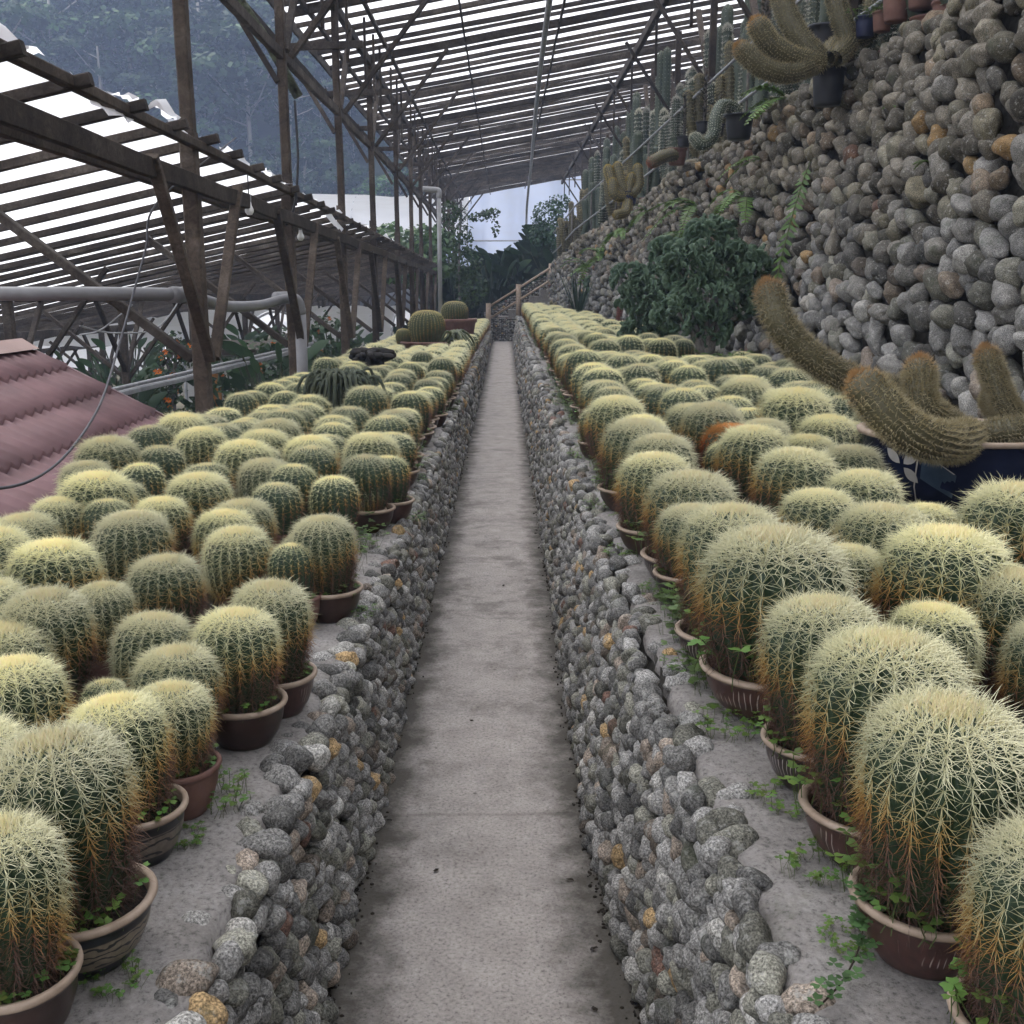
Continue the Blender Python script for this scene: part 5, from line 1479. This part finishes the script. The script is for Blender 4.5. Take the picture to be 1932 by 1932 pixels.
# spiny leafed dark stems standing by the rail
for (u, v, z, h) in ((1440, 110, 9.4, 1.15), (1328, 235, 12.0, 0.55), (1290, 262, 13.6, 0.6), (1352, 240, 12.0, 0.4)):
    p = at_depth(u, v, z)
    o = thing('spiny_stem_plant', 'dark stem plant ringed with stiff narrow leaves by the terrace rail', 'plant', tuple(p - np.array((0, 0, 0.1))), 0, 'spiny stems along the rail')
    pm_ = link('pot', TPOT[0], o); pm_.scale = (0.09, 0.09, 0.09)
    MB().add(*tube([(0, 0, 0.1), (0.01, 0, h / 2), (0, 0.01, h)], 0.018, 7)).build('stem', M_BARK, o)
    m = MB()
    for i in range(int(h * 170)):
        zz = 0.16 + (h - 0.1) * (i / (h * 170)); a = i * 2.4; d = np.array((math.cos(a), math.sin(a), rng.uniform(-0.1, 0.5))); s_ = np.array((-math.sin(a), math.cos(a), 0)) * 0.009
        b = np.array((0, 0, zz)); L = rng.uniform(0.07, 0.13)
        m.add([b + s_, b - s_, b + d * L * .6 - s_, b + d * L, b + d * L * .6 + s_], [(0, 1, 2, 3, 4)], (0.03, 0.03, 0.028, 1))
    m.build('leaves', M_LEAF, o, False, True)
# terrace rail of two pipes
TRL = thing('terrace_rail', 'two thin grey pipe rails running above the tall cobble wall', 'railing')
for dz in (0.42, 0.98):
    pts = [(WT(y) + 0.06, y, HT(y) + dz) for y in np.arange(2.0, 32.5, 1.0)]
    MB().add(*tube(pts, 0.019, 8)).build('rail', M_STEEL, TRL)
for y in np.arange(4.5, 32, 2.9):
    MB().add(*tube([(WT(y) + 0.08, y, HT(y) - 0.1), (WT(y) + 0.08, y, HT(y) + 0.5), (WT(y) + 0.08, y, HT(y) + 1.0)], 0.017, 8)).build('upright', M_BARK, TRL)
# corner pots above the wall
for i, (u, v, z, k, s_) in enumerate(((1632, 62, 8.6, 2, 0.085), (1664, 52, 8.3, 1, 0.08), (1690, 30, 8.1, 1, 0.11), (1738, 5, 7.9, 1, 0.11), (1552, 100, 9.6, 0, 0.16))):
    p = at_depth(u, v, z)
    o = thing('terrace_pot_plant', ('blue pot with trailing green leaves', 'small clay pot with a young plant', 'wide clay pot with grey stems', 'tall clay pot with grey stems', 'black tub with grey stems')[i] + ' on the terrace above the wall', 'plant', tuple(p - np.array((0, 0, s_ * 0.4))))
    pm_ = link('pot', TPOT[k], o); pm_.scale = (s_, s_, s_ * 1.25)
    if i < 2:
        w_ = link('leaves', WEEDR[i], o); w_.location = (0, 0, s_ * 1.5); w_.scale = (s_ * 1.3, s_ * 1.3, s_ * 1.2)
    else:
        for q in range(2): add_column(o, M_COLD, [(0.07 * q, 0, s_ * 1.2), (0.1 * q, 0, 0.6), (0.16 * q - .04, 0, 1.2)], 0.05, 9, 0.012, GREENH, None, 0.05, 3, 0.002, 130 + q, 12)

# ------------------------------------------------------------------ ferns on the wall
def fern(m, base, d, L, col, droop=0.5, hang=False):
    d = np.array(d, float); d /= np.linalg.norm(d)
    K = 22
    pts = [base + d * L * s + np.array((0, 0, -droop * L * s * s)) for s in np.linspace(0, 1, K)]
    m.add(*tube(pts, L * 0.008, 4, False), (0.08, 0.1, 0.03, 1))
    sd = np.cross(d, (0, 0, 1)); 
    if np.linalg.norm(sd) < 0.3: sd = np.array((0.0, 1, 0))
    sd /= np.linalg.norm(sd)
    for i in range(2, K - 1):
        w = L * 0.16 * math.sin(math.pi * (0.1 + 0.88 * i / K)) ** 0.8
        tg = pts[min(i + 1, K - 1)] - pts[i - 1]; tg /= np.linalg.norm(tg)
        for s_ in (-1, 1):
            e_ = pts[i] + sd * s_ * w + tg * w * 0.35 + np.array((0, 0, rng.normal(-0.1, .1) * w))
            h = tg * L * 0.018
            c = np.array(col) * rng.uniform(0.75, 1.25)
            m.add([pts[i] - h, pts[i] + h, (pts[i] + e_) / 2 + h * 1.2, e_, (pts[i] + e_) / 2 - h * 1.1], [(0, 1, 2, 3, 4)], (*c, 1))
FERN = [(1545, 300, 0.55, 1), (1420, 385, 0.5, 5), (1320, 385, 0.55, 6), (1290, 440, 0.45, 4), (1180, 440, 0.5, 5), (1140, 480, 0.6, 5), (1120, 505, 0.6, 4), (1455, 315, 0.35, 3), (1230, 395, 0.4, 4), (1500, 195, 0.45, 6), (1600, 745, 0.15, 2), (1765, 300, 0.12, 3), (1690, 200, 0.1, 2)]
for i, (u, v, L, n) in enumerate(FERN):
    # find where the picture ray meets the wall face
    best = min(((abs(proj(bsurf(y, s))[0] - u) + abs(proj(bsurf(y, s))[1] - v), y, s) for y in np.arange(4.5, 32, 0.2) for s in np.linspace(0.05, 1, 16)))
    p = bsurf(best[1], best[2]) + np.array((-0.06, 0, 0))
    lb = 'long hanging sword fern frond on the tall cobble wall' if n == 1 else ('green fern rooted between stones of the tall cobble wall' if L > 0.2 else 'tiny green seedling between stones of the tall cobble wall')
    o = thing('fern', lb, 'fern', tuple(p), 0, None if n == 1 else ('ferns growing on the cobble wall' if L > 0.2 else 'seedlings on the cobble wall'))
    m = MB()
    for q in range(n):
        if n == 1: d, dr = (-0.25, -0.1, -0.6), 0.6
        else:
            a = rng.uniform(2.0, 4.6); d, dr = (math.cos(a) * 0.7, math.sin(a), rng.uniform(0.1, 0.9)), rng.uniform(0.5, 0.9)
        fern(m, np.zeros(3), d, 1.35 * L * rng.uniform(0.7, 1.15) * (1.6 if n == 1 else 1), (0.09, 0.17, 0.04), dr)
    m.build('fronds', M_LEAF, o, False, True)

# ------------------------------------------------------------------ weeds along the ledge, dry litter on the path
VV = MB()
r_ = np.random.default_rng(91)
for i in range(2000):
    y = 1.9 + 24 * r_.random() ** 1.3
    side = 1 if r_.random() < 0.8 else -1
    x = (XRi(y) + 0.02 + abs(r_.normal(0.03, 0.025))) if side > 0 else (XLi(y) - 0.03 - abs(r_.normal(0.03, 0.03)))
    if y < 3.4 and r_.random() < 0.75: x += 0.02 * side; 
    patch = math.sin(y * 2.3 + side) + math.sin(y * 5.1)
    if patch < (0.1 if side > 0 else 0.7): continue
    t = tR(y) if side > 0 else tL(y)
    for q in range(4):
        b = np.array((x + r_.normal(0, .02), y + r_.normal(0, .02), t)); h = r_.uniform(0.015, 0.11); top = b + (r_.normal(0, .015) - 0.01 * side, r_.normal(0, .015), h)
        col = np.array((0.085, 0.14, 0.04)) * r_.uniform(0.5, 1.4)
        for w in range(3):
            a = r_.uniform(0, 6.28); L = r_.uniform(0.012, 0.026); d = np.array((math.cos(a), math.sin(a), r_.uniform(-.3, .3))) * L; s_ = np.array((-math.sin(a), math.cos(a), 0)) * L * 0.45
            VV.add([top, top + d * .5 + s_, top + d, top + d * .5 - s_], [(0, 1, 2, 3)], (*col, 1))
        VV.add([b, b + (0.0015, 0, 0), top], [(0, 1, 2)], (0.06, 0.09, 0.03, 1))
tag(VV.build('weeds', M_LEAF, None, False, True), 'patchy small green weeds growing along both concrete ledges', 'weeds', kind='stuff')
# clumps of clover and chickweed between the pots
FRONT = [c for c in cacti if c[4] and 1.2 < c[1] < 12 and (c[6] > 0 or rng.random() < 0.4)]
for i in range(38):
    cx_, cy_, cd_, _, _, _, side = FRONT[i % len(FRONT)]
    a = rng.uniform(-0.9, 0.9)
    x, y = cx_ - side * cd_ * 0.54 * math.cos(a), cy_ + cd_ * 0.54 * math.sin(a)
    t = tR(y) if side > 0 else tL(y)
    o = thing('weed_clump', 'green clover clump sprouting beside the pots on the ledge ' + ('below the cobble wall' if side > 0 else 'by the red roof'), 'weed', (x, y, t - 0.004), rng.uniform(0, 6.28), 'clover clumps on the ledges')
    w_ = link('foliage', WEEDR[i % 3], o); q = rng.uniform(0.035, 0.065); w_.scale = (q, q, q * rng.uniform(0.6, 1.1))
# one long trailing clover runner over the ledge by the tall pot
tc = thing('trailing_clover', 'clover runner trailing over the ledge towards the loose stones', 'weed')
b = on_z(1640, 1690, tR(1.9) + 0.1); tc.location = b
pts = [on_z(1640, 1690, tR(1.9) + .1), on_z(1630, 1740, tR(1.9) + 0.06), on_z(1620, 1790, tR(1.9) + 0.03), on_z(1590, 1850, tR(1.9) + 0.02), on_z(1545, 1900, tR(1.9) + 0.02)]
cv = smooth_curve(pts, 24) - b
MB().add(*tube(cv, 0.0014, 4)).build('runner', M_WOODB, tc)
m = MB()
for i in list(range(0, 25, 2)):
    for q in range(2 if i > 12 else 5):
        top = cv[i] + rng.normal(0, 0.012, 3) + (0, 0, 0.012)
        a = rng.uniform(0, 6.28)
        col = np.array((0.06, 0.12, 0.045)) * rng.uniform(0.7, 1.3)
        for w in range(3):
            aa = a + w * 2.1; L = rng.uniform(0.010, 0.016); d = np.array((math.cos(aa), math.sin(aa), 0.1)) * L; s_ = np.array((-math.sin(aa), math.cos(aa), 0)) * L
            m.add([top, top + d * .5 + s_ * .45, top + d + s_ * .35, top + d * .85, top + d - s_ * .35, top + d * .5 - s_ * .45], [(0, 1, 2, 3), (0, 3, 4, 5)], (*col, 1))
m.build('leaves', M_LEAF, tc, False, True)
for i, (u, v) in enumerate(((735, 1548), (822, 1643), (1150, 1490), (1075, 1660), (1122, 1905), (1055, 1330), (950, 1105), (1100, 1470), (890, 1360), (1120, 1790))):
    p = on_z(u, v, 0.004)
    V = []
    L = rng.uniform(0.008, 0.016); a = rng.uniform(0, 3)
    for k in range(8):
        aa = k * math.pi / 4; rr = L * rng.uniform(0.6, 1.1)
        V.append((rr * math.cos(aa), 0.55 * rr * math.sin(aa), rng.uniform(0.0, 0.004)))
    V.append((0, 0, 0.005))
    o = MB().add(V, [(k, (k + 1) % 8, 8) for k in range(8)]).build('dry_leaf', M_SOIL, None, False, False, tuple(p))
    o.rotation_euler = (0, 0, a)
    tag(o, 'dark dry leaf scrap lying on the concrete path', 'leaf', 'leaf scraps on the path')
# ------------------------------------------------------------------ beyond the beds: broad leaved plants, climbers, far greenhouses
DARKG = (0.018, 0.036, 0.018)
def big_leaf_plant(lab, p, n, h, leaf, seed, col=DARKG, group=None, name='broad_leaf_plant'):
    r = np.random.default_rng(seed)
    o = thing(name, lab, 'plant', tuple(p), 0, group)
    lv, sk = MB(), MB()
    for i in range(n):
        a = r.uniform(0, 6.28); hh = h * r.uniform(0.45, 1.0); sp_ = 0.32 * h * r.uniform(0.2, 1)
        top = np.array((math.cos(a) * sp_, math.sin(a) * sp_, hh))
        sk.add(*tube([(r.normal(0, .08), r.normal(0, .08), 0), top * (0.4, 0.4, 0.6), top], 0.014, 4, False))
        L = leaf * r.uniform(0.7, 1.2); W_ = L * 0.2
        d = np.array((math.cos(a) * .45, math.sin(a) * .45, r.uniform(0.5, 1.0))); d /= np.linalg.norm(d)
        s_ = np.cross(d, (math.cos(a + 1.2), math.sin(a + 1.2), 0)); s_ /= np.linalg.norm(s_)
        V, K = [], 7
        for k in range(K):
            q = k / (K - 1); c = top + d * L * q + np.array((math.cos(a), math.sin(a), -0.8)) * 0.28 * L * q * q
            w = W_ * math.sin(math.pi * (0.06 + 0.92 * q)) ** 0.7
            V += [c + s_ * w, c - np.cross(s_, d) * w * .2, c - s_ * w]
        lv.add(V, [(3*k+j, 3*k+j+1, 3*k+4+j, 3*k+3+j) for k in range(K - 1) for j in range(2)], (*(np.array(col) * r.uniform(0.6, 1.7)), 1))
    lv.build('leaves', M_LEAF, o, True, True); sk.build('stalks', M_MOP, o)
    return o
lab = 'dark broad bladed plant in the thicket behind the stairs'
for i in range(24):
    x = -2.4 + 0.2 * i + rng.normal(0, .12); y = 33.6 + (i * 7 % 5) * 0.75
    k = np.interp(x, [-2.4, -1, 0.2, 1.4, 2.5], [2.3, 2.0, 2.4, 2.9, 3.2])
    big_leaf_plant(lab, (x, y, ground_z(x, y) + 0.1), 34, k * rng.uniform(0.85, 1.1), 0.7, 500 + i, group='thicket behind the stairs')
for i in range(20):
    x = -2.9 - 0.24 * i + rng.normal(0, .2); y = 13 + (i * 5 % 9) * 1.7
    big_leaf_plant('leafy green plant growing in shade below the low shade house', (x, y, ground_z(x, y)), 60, rng.uniform(2.2, 3.0), 0.36, 540 + i, (0.025, 0.05, 0.024), 'plants below the low shade house')

def leaf_cloud(m, centres, n, size, col, seed, flat=0.6):
    r = np.random.default_rng(seed)
    for (c, rad) in centres:
        c = np.array(c)
        N = int(4.5 * n * (rad[0] * rad[1] + rad[0] * rad[2]))
        d = r.normal(0, 1, (N, 3)); d /= np.linalg.norm(d, axis=1)[:, None]
        P = c + d * np.array(rad) * (r.uniform(0.35, 1.05, (N, 1)) ** 0.5)
        for p, dd in zip(P, d):
            nn = dd * 0.6 + r.normal(0, .5, 3) + (0, 0, .4); nn /= np.linalg.norm(nn)
            a = np.cross(nn, r.normal(0, 1, 3)); a /= np.linalg.norm(a); b = np.cross(nn, a)
            s_ = size * r.uniform(0.6, 1.3)
            m.add([p - a * s_ * .15, p + b * s_ * .5, p + a * s_ * .75, p - b * s_ * .5], [(0, 1, 2, 3)], (*(np.array(col) * r.uniform(0.55, 1.6)), 1))
def climber(lab, cent, n, size, col, seed, stem=None, flowers=0, name='climbing_vine'):
    o = thing(name, lab, 'vine')
    m = MB(); leaf_cloud(m, cent, n, size, col, seed)
    m.build('foliage', M_LEAF, o, False, True)
    if stem: MB().add(*tube(smooth_curve(stem, 16), 0.03, 6)).build('stem', M_BARK, o)
    if flowers:
        f = MB(); r = np.random.default_rng(seed)
        for i in range(flowers):
            c, rad = cent[i % len(cent)]
            p = np.array(c) + r.normal(0, 0.45, 3) * np.array(rad) + (0, -rad[1] * .7, 0)
            for k in range(7):
                a = k * 0.9; d = np.array((math.cos(a), -0.4, math.sin(a))) * 0.028
                f.add([p, p + d + (0.015, 0, 0.01), p + d * 1.5, p + d - (0.015, 0, 0.01)], [(0, 1, 2, 3)], (0.6, 0.16, 0.02, 1))
        f.build('flowers', M_LEAF, o, False, True)
    return o
P = lambda u, v, y: tuple(on_y(u, v, y))
climber('leafy vine smothering the end posts of the tall shade house', [(P(868, 440, 30), (.35, .3, .75)), (P(880, 500, 30), (.45, .3, .6)), (P(850, 400, 30), (.3, .25, .3)), (P(905, 410, 31), (.35, .25, .14)), (P(925, 400, 31), (.3, .2, .12)), (P(935, 425, 31), (.1, .1, .35)), (P(890, 545, 30), (.5, .3, .5))], 190, 0.1, (0.03, 0.055, 0.022), 61,
        [P(868, 600, 30), P(866, 500, 30), P(870, 400, 30)])
climber('green bush of big vine leaves beyond the low roof', [(P(755, 470, 34), (1.1, .6, .55)), (P(800, 460, 35), (.9, .6, .6)), (P(735, 440, 35), (.6, .5, .3)), (P(825, 480, 34), (.8, .5, .9)), (P(780, 510, 33), (1.3, .5, .5))], 75, 0.2, (0.045, 0.085, 0.03), 62)
climber('orange flowering creeper on a post in front of the white hut', [(P(322, 690, 15.5), (.22, .2, .5)), (P(338, 665, 15.5), (.2, .2, .3)), (P(300, 730, 15.5), (.35, .2, .3)), (P(320, 770, 15.5), (.45, .2, .35))], 260, 0.07, (0.03, 0.055, 0.025), 63, [P(330, 800, 15.5), P(328, 720, 15.5), P(335, 640, 15.5)], 16)
climber('orange flowering shrub below the low shade house roof', [(P(500, 680, 17), (.5, .4, .4)), (P(470, 720, 16), (.7, .4, .4)), (P(555, 665, 18), (.5, .4, .45)), (P(620, 640, 20), (.6, .4, .5))], 130, 0.1, (0.025, 0.05, 0.022), 64, None, 14, 'flowering_shrub')
climber('soft green feathery shrub at the end of the terrace', [(P(1035, 410, 33), (.55, .5, .5)), (P(1060, 440, 32), (.5, .4, .5)), (P(1020, 440, 33), (.4, .4, .4)), (P(1055, 385, 34), (.4, .4, .3))], 230, 0.09, (0.035, 0.075, 0.04), 65, None, 0, 'terrace_shrub')

# white hut with an orange door
hx0, hx1 = on_y(352, 700, 17.5)[0], on_y(478, 700, 17.5)[0]
ht = on_y(400, 668, 17.5)[2]
HU = thing('white_hut', 'white walled hut with an orange plank door under the low roof', 'hut')
MB().add(*box((hx0, 17.5, -2.4), (hx1, 20, ht))).build('wall', M_WHITEP, HU, smooth=False)
MB().add(*box((hx0 - 0.25, 17.2, ht + 0.003), (hx1 + 0.2, 20.2, ht + 0.09))).build('roof', M_WOOD, HU, smooth=False)
dx0, dx1, dzt = on_y(393, 700, 17.45)[0], on_y(415, 700, 17.45)[0], on_y(400, 700, 17.45)[2]
DO = link('door', None, HU)
for i in range(4):
    w = (dx1 - dx0) / 4
    MB().add(*box((dx0 + i * w + 0.004, 17.44, -1.3), (dx0 + (i + 1) * w - 0.004, 17.497, dzt))).build('plank', M_ORANGE, DO, smooth=False)
MB().add(*box((dx1 + .22, 17.46, -0.55), (dx1 + 0.34, 17.498, -0.15))).build('meter_box', M_POTB, HU, smooth=False)

# plastic tunnels: arched film on hoops
def tunnel(lab, x0, x1, y, depth, zb, rise, mat, n=3, along='x', name='plastic_tunnel'):
    o = thing(name, lab, 'greenhouse')
    for b in range(n):
        y0, y1 = y + depth * b / n, y + depth * (b + 1) / n
        V, Fc, K, Q = [], [], 15, 18
        for j in range(Q):
            x = x0 + (x1 - x0) * j / (Q - 1)
            for k in range(K):
                a = math.pi * k / (K - 1)
                V.append((x, (y0 + y1) / 2 - (y1 - y0) / 2 * math.cos(a), zb + b * 0.02 * depth + rise * math.sin(a) ** 0.8 + rng.normal(0, 0.012) - (0.05 * rise if j % 4 == 2 else 0)))
        for j in range(Q - 1):
            for k in range(K - 1): Fc.append((j*K+k, j*K+k+1, (j+1)*K+k+1, (j+1)*K+k))
        MB().add(V, Fc).build('film', mat, o)
        for x in np.linspace(x0, x1, 5):
            pts = [(x, (y0 + y1) / 2 - (y1 - y0) / 2 * math.cos(a), zb + b * 0.02 * depth - 0.04 + rise * math.sin(a) ** 0.8) for a in np.linspace(0, math.pi, 13)]
            MB().add(*tube(pts, 0.03, 5)).build('hoop', M_STEEL, o)
            MB().add(*tube([(x, y0, zb - 4), (x, y0, zb - 2), (x, y0, zb + 0.02)], 0.04, 6)).build('leg', M_STEEL, o)
    return o
a_, b_ = on_y(500, 420, 50), on_y(840, 420, 50)
tunnel('long white plastic greenhouse shining beyond the low roof', a_[0] - 12, b_[0] + 1.0, 50, 16, on_y(600, 445, 50)[2], 2.1, M_FILM, 2)
a_, b_ = on_y(905, 420, 56), on_y(1045, 420, 56)
wa = thing('film_wall', 'bluish white plastic sheet wall glowing behind the thicket', 'greenhouse')
zt, zb_ = on_y(960, 355, 56)[2], on_y(960, 500, 56)[2]
V, Fc = [], []
for j, x in enumerate(np.linspace(a_[0] - 2, b_[0] + 6, 24)):
    for k, z in enumerate(np.linspace(zb_ - 2, zt + 0.8, 10)): V.append((x, 56 + 0.12 * math.sin(j * 1.3) + rng.normal(0, .02), z))
for j in range(23):
    for k in range(9): Fc.append((j*10+k, j*10+k+1, (j+1)*10+k+1, (j+1)*10+k))
MB().add(V, Fc).build('film', M_FILMB, wa)
for x in np.linspace(a_[0] - 2, b_[0] + 6, 7): MB().add(*bar((x, 56.3, zb_ - 3), (x, 56.3, zt + 0.8), 0.08, 0.08, (0, 1, 0))).build('post', M_WOOD, wa, smooth=False)
for zz in (zb_ + 1.2, zt + 0.4): MB().add(*tube([(a_[0] - 2, 55.85, zz), (b_[0] + 6, 55.85, zz)], 0.035, 6)).build('rail', M_PVCW, wa)
a_, b_ = on_y(60, 700, 38), on_y(300, 700, 38)
tunnel('low white plastic tunnel seen under the shade house beside the red roof', a_[0] - 3, b_[0], 38, 6, on_y(200, 705, 38)[2], 1.3, M_FILM, 1)
a_, b_ = on_y(300, 640, 26), on_y(540, 640, 26)
tunnel('white plastic tunnel roof behind the orange door hut', a_[0] - 3, b_[0] - 0.5, 24, 6, on_y(400, 652, 24)[2], 0.7, M_FILM, 1)
a_, b_ = on_y(560, 640, 30), on_y(705, 640, 30)
tunnel('white plastic tunnel roof behind the timber posts and shrubs', a_[0], b_[0] + 0.6, 29, 7, on_y(600, 640, 29)[2], 0.8, M_FILM, 1)

# ------------------------------------------------------------------ the forested hill
def hill_z(x, y):
    f = max(0.0, y - 92) / 200.0
    k = np.interp(x, [-260, -60, 20, 120, 300], [1.05, 1.0, 0.8, 0.3, 0.2])
    return ground_z(-5, min(y, 92)) + 3 + (128 * f ** 0.92) * k + 7 * math.sin(x * 0.045 + 1.0) * min(1, f * 3) + 5 * math.sin(x * 0.11 + y * 0.06) * min(1, f * 3)
gx = np.linspace(-300, 260, 60); gy = np.linspace(84, 330, 44)
V, Fc = [], []
for y in gy:
    for x in gx: V.append((x, y, hill_z(x, y)))
for j in range(43):
    for i in range(59): Fc.append((j*60+i, j*60+i+1, (j+1)*60+i+1, (j+1)*60+i))
M_HILL = simple('forest_floor', (0.012, 0.02, 0.01), (0.03, 0.045, 0.02), 0.3, 0.95, 0.5, 0.3)
tag(MB().add(V, Fc).build('hill', M_HILL), kind='structure')
def tree_parts(seed, tall, bright):
    """unit height 1: crown of leaf clumps and a slim trunk"""
    r = np.random.default_rng(seed)
    VV, CC, NN = [], [], []
    tr = MB()
    lean = r.normal(0, 0.04, 2)
    tr.add(*tube(smooth_curve([(0, 0, -0.1), (lean[0] * .3, lean[1] * .3, 0.4), (lean[0], lean[1], 0.9)], 8), np.interp(np.linspace(0, 1, 9), [0, 1], [0.014, 0.006]), 5), (0.2, 0.19, 0.17, 1))
    lobes = []
    nb = 9 if tall else 12
    for i in range(nb):
        zz = r.uniform(0.55 if tall else 0.3, 0.97); a = r.uniform(0, 6.28); d = r.uniform(0.04, 0.24) * (1.15 - abs(zz - 0.7))
        lobes.append((np.array((d * math.cos(a) + lean[0], d * math.sin(a) + lean[1], zz)), r.uniform(0.08, 0.15)))
        b = np.array((lean[0] * zz, lean[1] * zz, zz - r.uniform(0.08, 0.2)))
        tr.add(*tube([b, (b + lobes[-1][0]) / 2 + (0, 0, -.01), lobes[-1][0]], 0.004, 3, False), (0.2, 0.19, 0.17, 1))
    for (c, rad) in lobes:
        N = 200
        d = r.normal(0, 1, (N, 3)); d /= np.linalg.norm(d, axis=1)[:, None]
        Pc = c + d * np.array((1.25, 1.25, 0.62)) * rad * r.uniform(0.3, 1.05, (N, 1)) ** 0.6
        nn = d * 0.5 + r.normal(0, 0.45, (N, 3)) + (0, 0, 0.7); nn /= np.linalg.norm(nn, axis=1)[:, None]
        a = np.cross(nn, r.normal(0, 1, (N, 3))); a /= np.linalg.norm(a, axis=1)[:, None]; b = np.cross(nn, a)
        s_ = r.uniform(0.009, 0.021, (N, 1))
        VV.append(np.stack([Pc - a * s_, Pc + b * s_ * .8, Pc + a * s_ * 1.2, Pc - b * s_ * .8], 1).reshape(-1, 3))
        cn = d * np.array((0.9, 0.9, 1.1)) + np.array((0, 0, 0.35)) + r.normal(0, 0.18, (N, 3)); NN.append(np.repeat(cn / np.linalg.norm(cn, axis=1)[:, None], 4, 0))
        col = np.array((0.024, 0.05, 0.017)) * bright * r.uniform(0.7, 1.35)
        CC.append(np.repeat(np.concatenate([col * r.uniform(0.7, 1.3, (N, 1)), np.ones((N, 1))], 1), 4, 0))
    V = np.concatenate(VV); n = len(V) // 4
    T = (np.arange(n)[:, None, None] * 4 + np.array([(0, 1, 2), (0, 2, 3)])[None]).reshape(-1, 3)
    return (V, T, np.concatenate(CC), np.concatenate(NN)), tr
TV = [tree_parts(700 + i, i % 2 == 0, [1.0, 1.3, 0.8, 1.6, 1.1, 0.9][i]) for i in range(6)]
def clump_normals(me, N):
    a = me.attributes.new('clump', 'FLOAT_VECTOR', 'POINT'); a.data.foreach_set('vector', np.ascontiguousarray(N, np.float32).ravel()); return me
M_TREE = tint_mat('tree_leaf', 0.7, 0.0, 0.15, 0.35)
nt = M_TREE.node_tree
vt = nd(nt, 'VectorTransform', vector_type='NORMAL', convert_from='OBJECT', convert_to='WORLD')
nt.links.new(nd(nt, 'Attribute', attribute_name='clump').outputs['Vector'], vt.inputs[0])
nt.links.new(vt.outputs[0], [n for n in nt.nodes if n.type == 'BSDF_PRINCIPLED'][0].inputs['Normal'])
TM = [(clump_normals(fast_mesh('crown', V, T, M_TREE, False, C_), N_), tr.mesh('trunk', M_TINT, True, True)) for ((V, T, C_, N_), tr) in TV]
r = np.random.default_rng(5)
trees = []
for y in np.arange(88, 320, 7.0):
    for x in np.arange(-0.56 * y - 10, 0.02 * y + 14, 6.2 if y > 150 else 5.0):
        xx, yy_ = x + r.normal(0, 2.0), y + r.normal(0, 2.2)
        h = r.uniform(11, 20) if yy_ > 96 else r.uniform(7, 12)
        if yy_ < 150: trees.append((xx + 2.6, yy_ - 1.5, hill_z(xx + 2.6, yy_ - 1.5) - 0.8, r.uniform(4, 7), 1 + 2 * int(r.integers(3)), r.uniform(0, 6.28)))
        trees.append((xx, yy_, hill_z(xx, yy_) - 0.4, h, int(r.integers(6)), r.uniform(0, 6.28)))
sc = []
for (x, y, z, h, k, a) in trees:
    u, v, d_ = proj(np.array((x, y, z + h * .6)))
    ok = -60 < u < 800 and -60 < v < 470
    sc.append(h / d_ if ok else -1)
keep = set(np.argsort(-np.array(sc))[:170].tolist())
TREEL = ['tall slender pale trunked tree', 'bushy light green tree', 'tall dark crowned tree', 'bushy bright green tree', 'tall thin crowned tree', 'low bushy dark tree']
VV, TT, CC, NN, n = [], [], [], [], 0
for i, (x, y, z, h, k, a) in enumerate(trees):
    if i in keep:
        o = thing('hill_tree', TREEL[k] + ' on the lower slope of the misty forest hill', 'tree', (x, y, z), a, 'trees on the lower hill slope', (h * 1.12, h * 1.12, h))
        link('crown', TM[k][0], o); link('trunk', TM[k][1], o)
    else:
        V, T, C_, N_ = TV[k][0]; c, s_ = math.cos(a), math.sin(a)
        keepq = np.arange(len(V) // 4) % (4 if y > 170 else 2) == 0
        Vq = V.reshape(-1, 4, 3)[keepq]; Cq = C_.reshape(-1, 4, 4)[keepq]
        Vq = Vq.mean(1, keepdims=True) + (Vq - Vq.mean(1, keepdims=True)) * (1.7 if y > 170 else 1.3)
        Vf = Vq.reshape(-1, 3) @ (np.array([[c, s_, 0], [-s_, c, 0], [0, 0, 1]]) * h * np.array((1.12, 1.12, 1))) + (x, y, z)
        m_ = len(Vq)
        T2 = (np.arange(m_)[:, None, None] * 4 + np.array([(0, 1, 2), (0, 2, 3)])[None]).reshape(-1, 3)
        NN.append(N_.reshape(-1, 4, 3)[keepq].reshape(-1, 3) @ np.array([[c, s_, 0], [-s_, c, 0], [0, 0, 1]])); VV.append(Vf); TT.append(T2 + n); CC.append(Cq.reshape(-1, 4)); n += len(Vf)
o = link('forest', clump_normals(fast_mesh('forest', np.concatenate(VV), np.concatenate(TT), M_TREE, False, np.concatenate(CC)), np.concatenate(NN)))
tag(o, 'dense misty blue forest covering the hill slope', 'forest', kind='stuff')

# ------------------------------------------------------------------ the misty air
m, nt, b, out = new_mat('mist')
nt.nodes.remove(b)
pv = nd(nt, 'VolumePrincipled')
pv.inputs['Color'].default_value = (0.54, 0.68, 1.0, 1)
pv.inputs['Density'].default_value = 0.0016
pv.inputs['Anisotropy'].default_value = 0.1
nt.links.new(pv.outputs[0], out.inputs['Volume'])
hz = MB().add(*box((-330, -70, -8), (330, 345, 175))).build('haze', m, None, False)
tag(hz, 'thin bluish mist in the air of the valley', 'mist', kind='stuff')
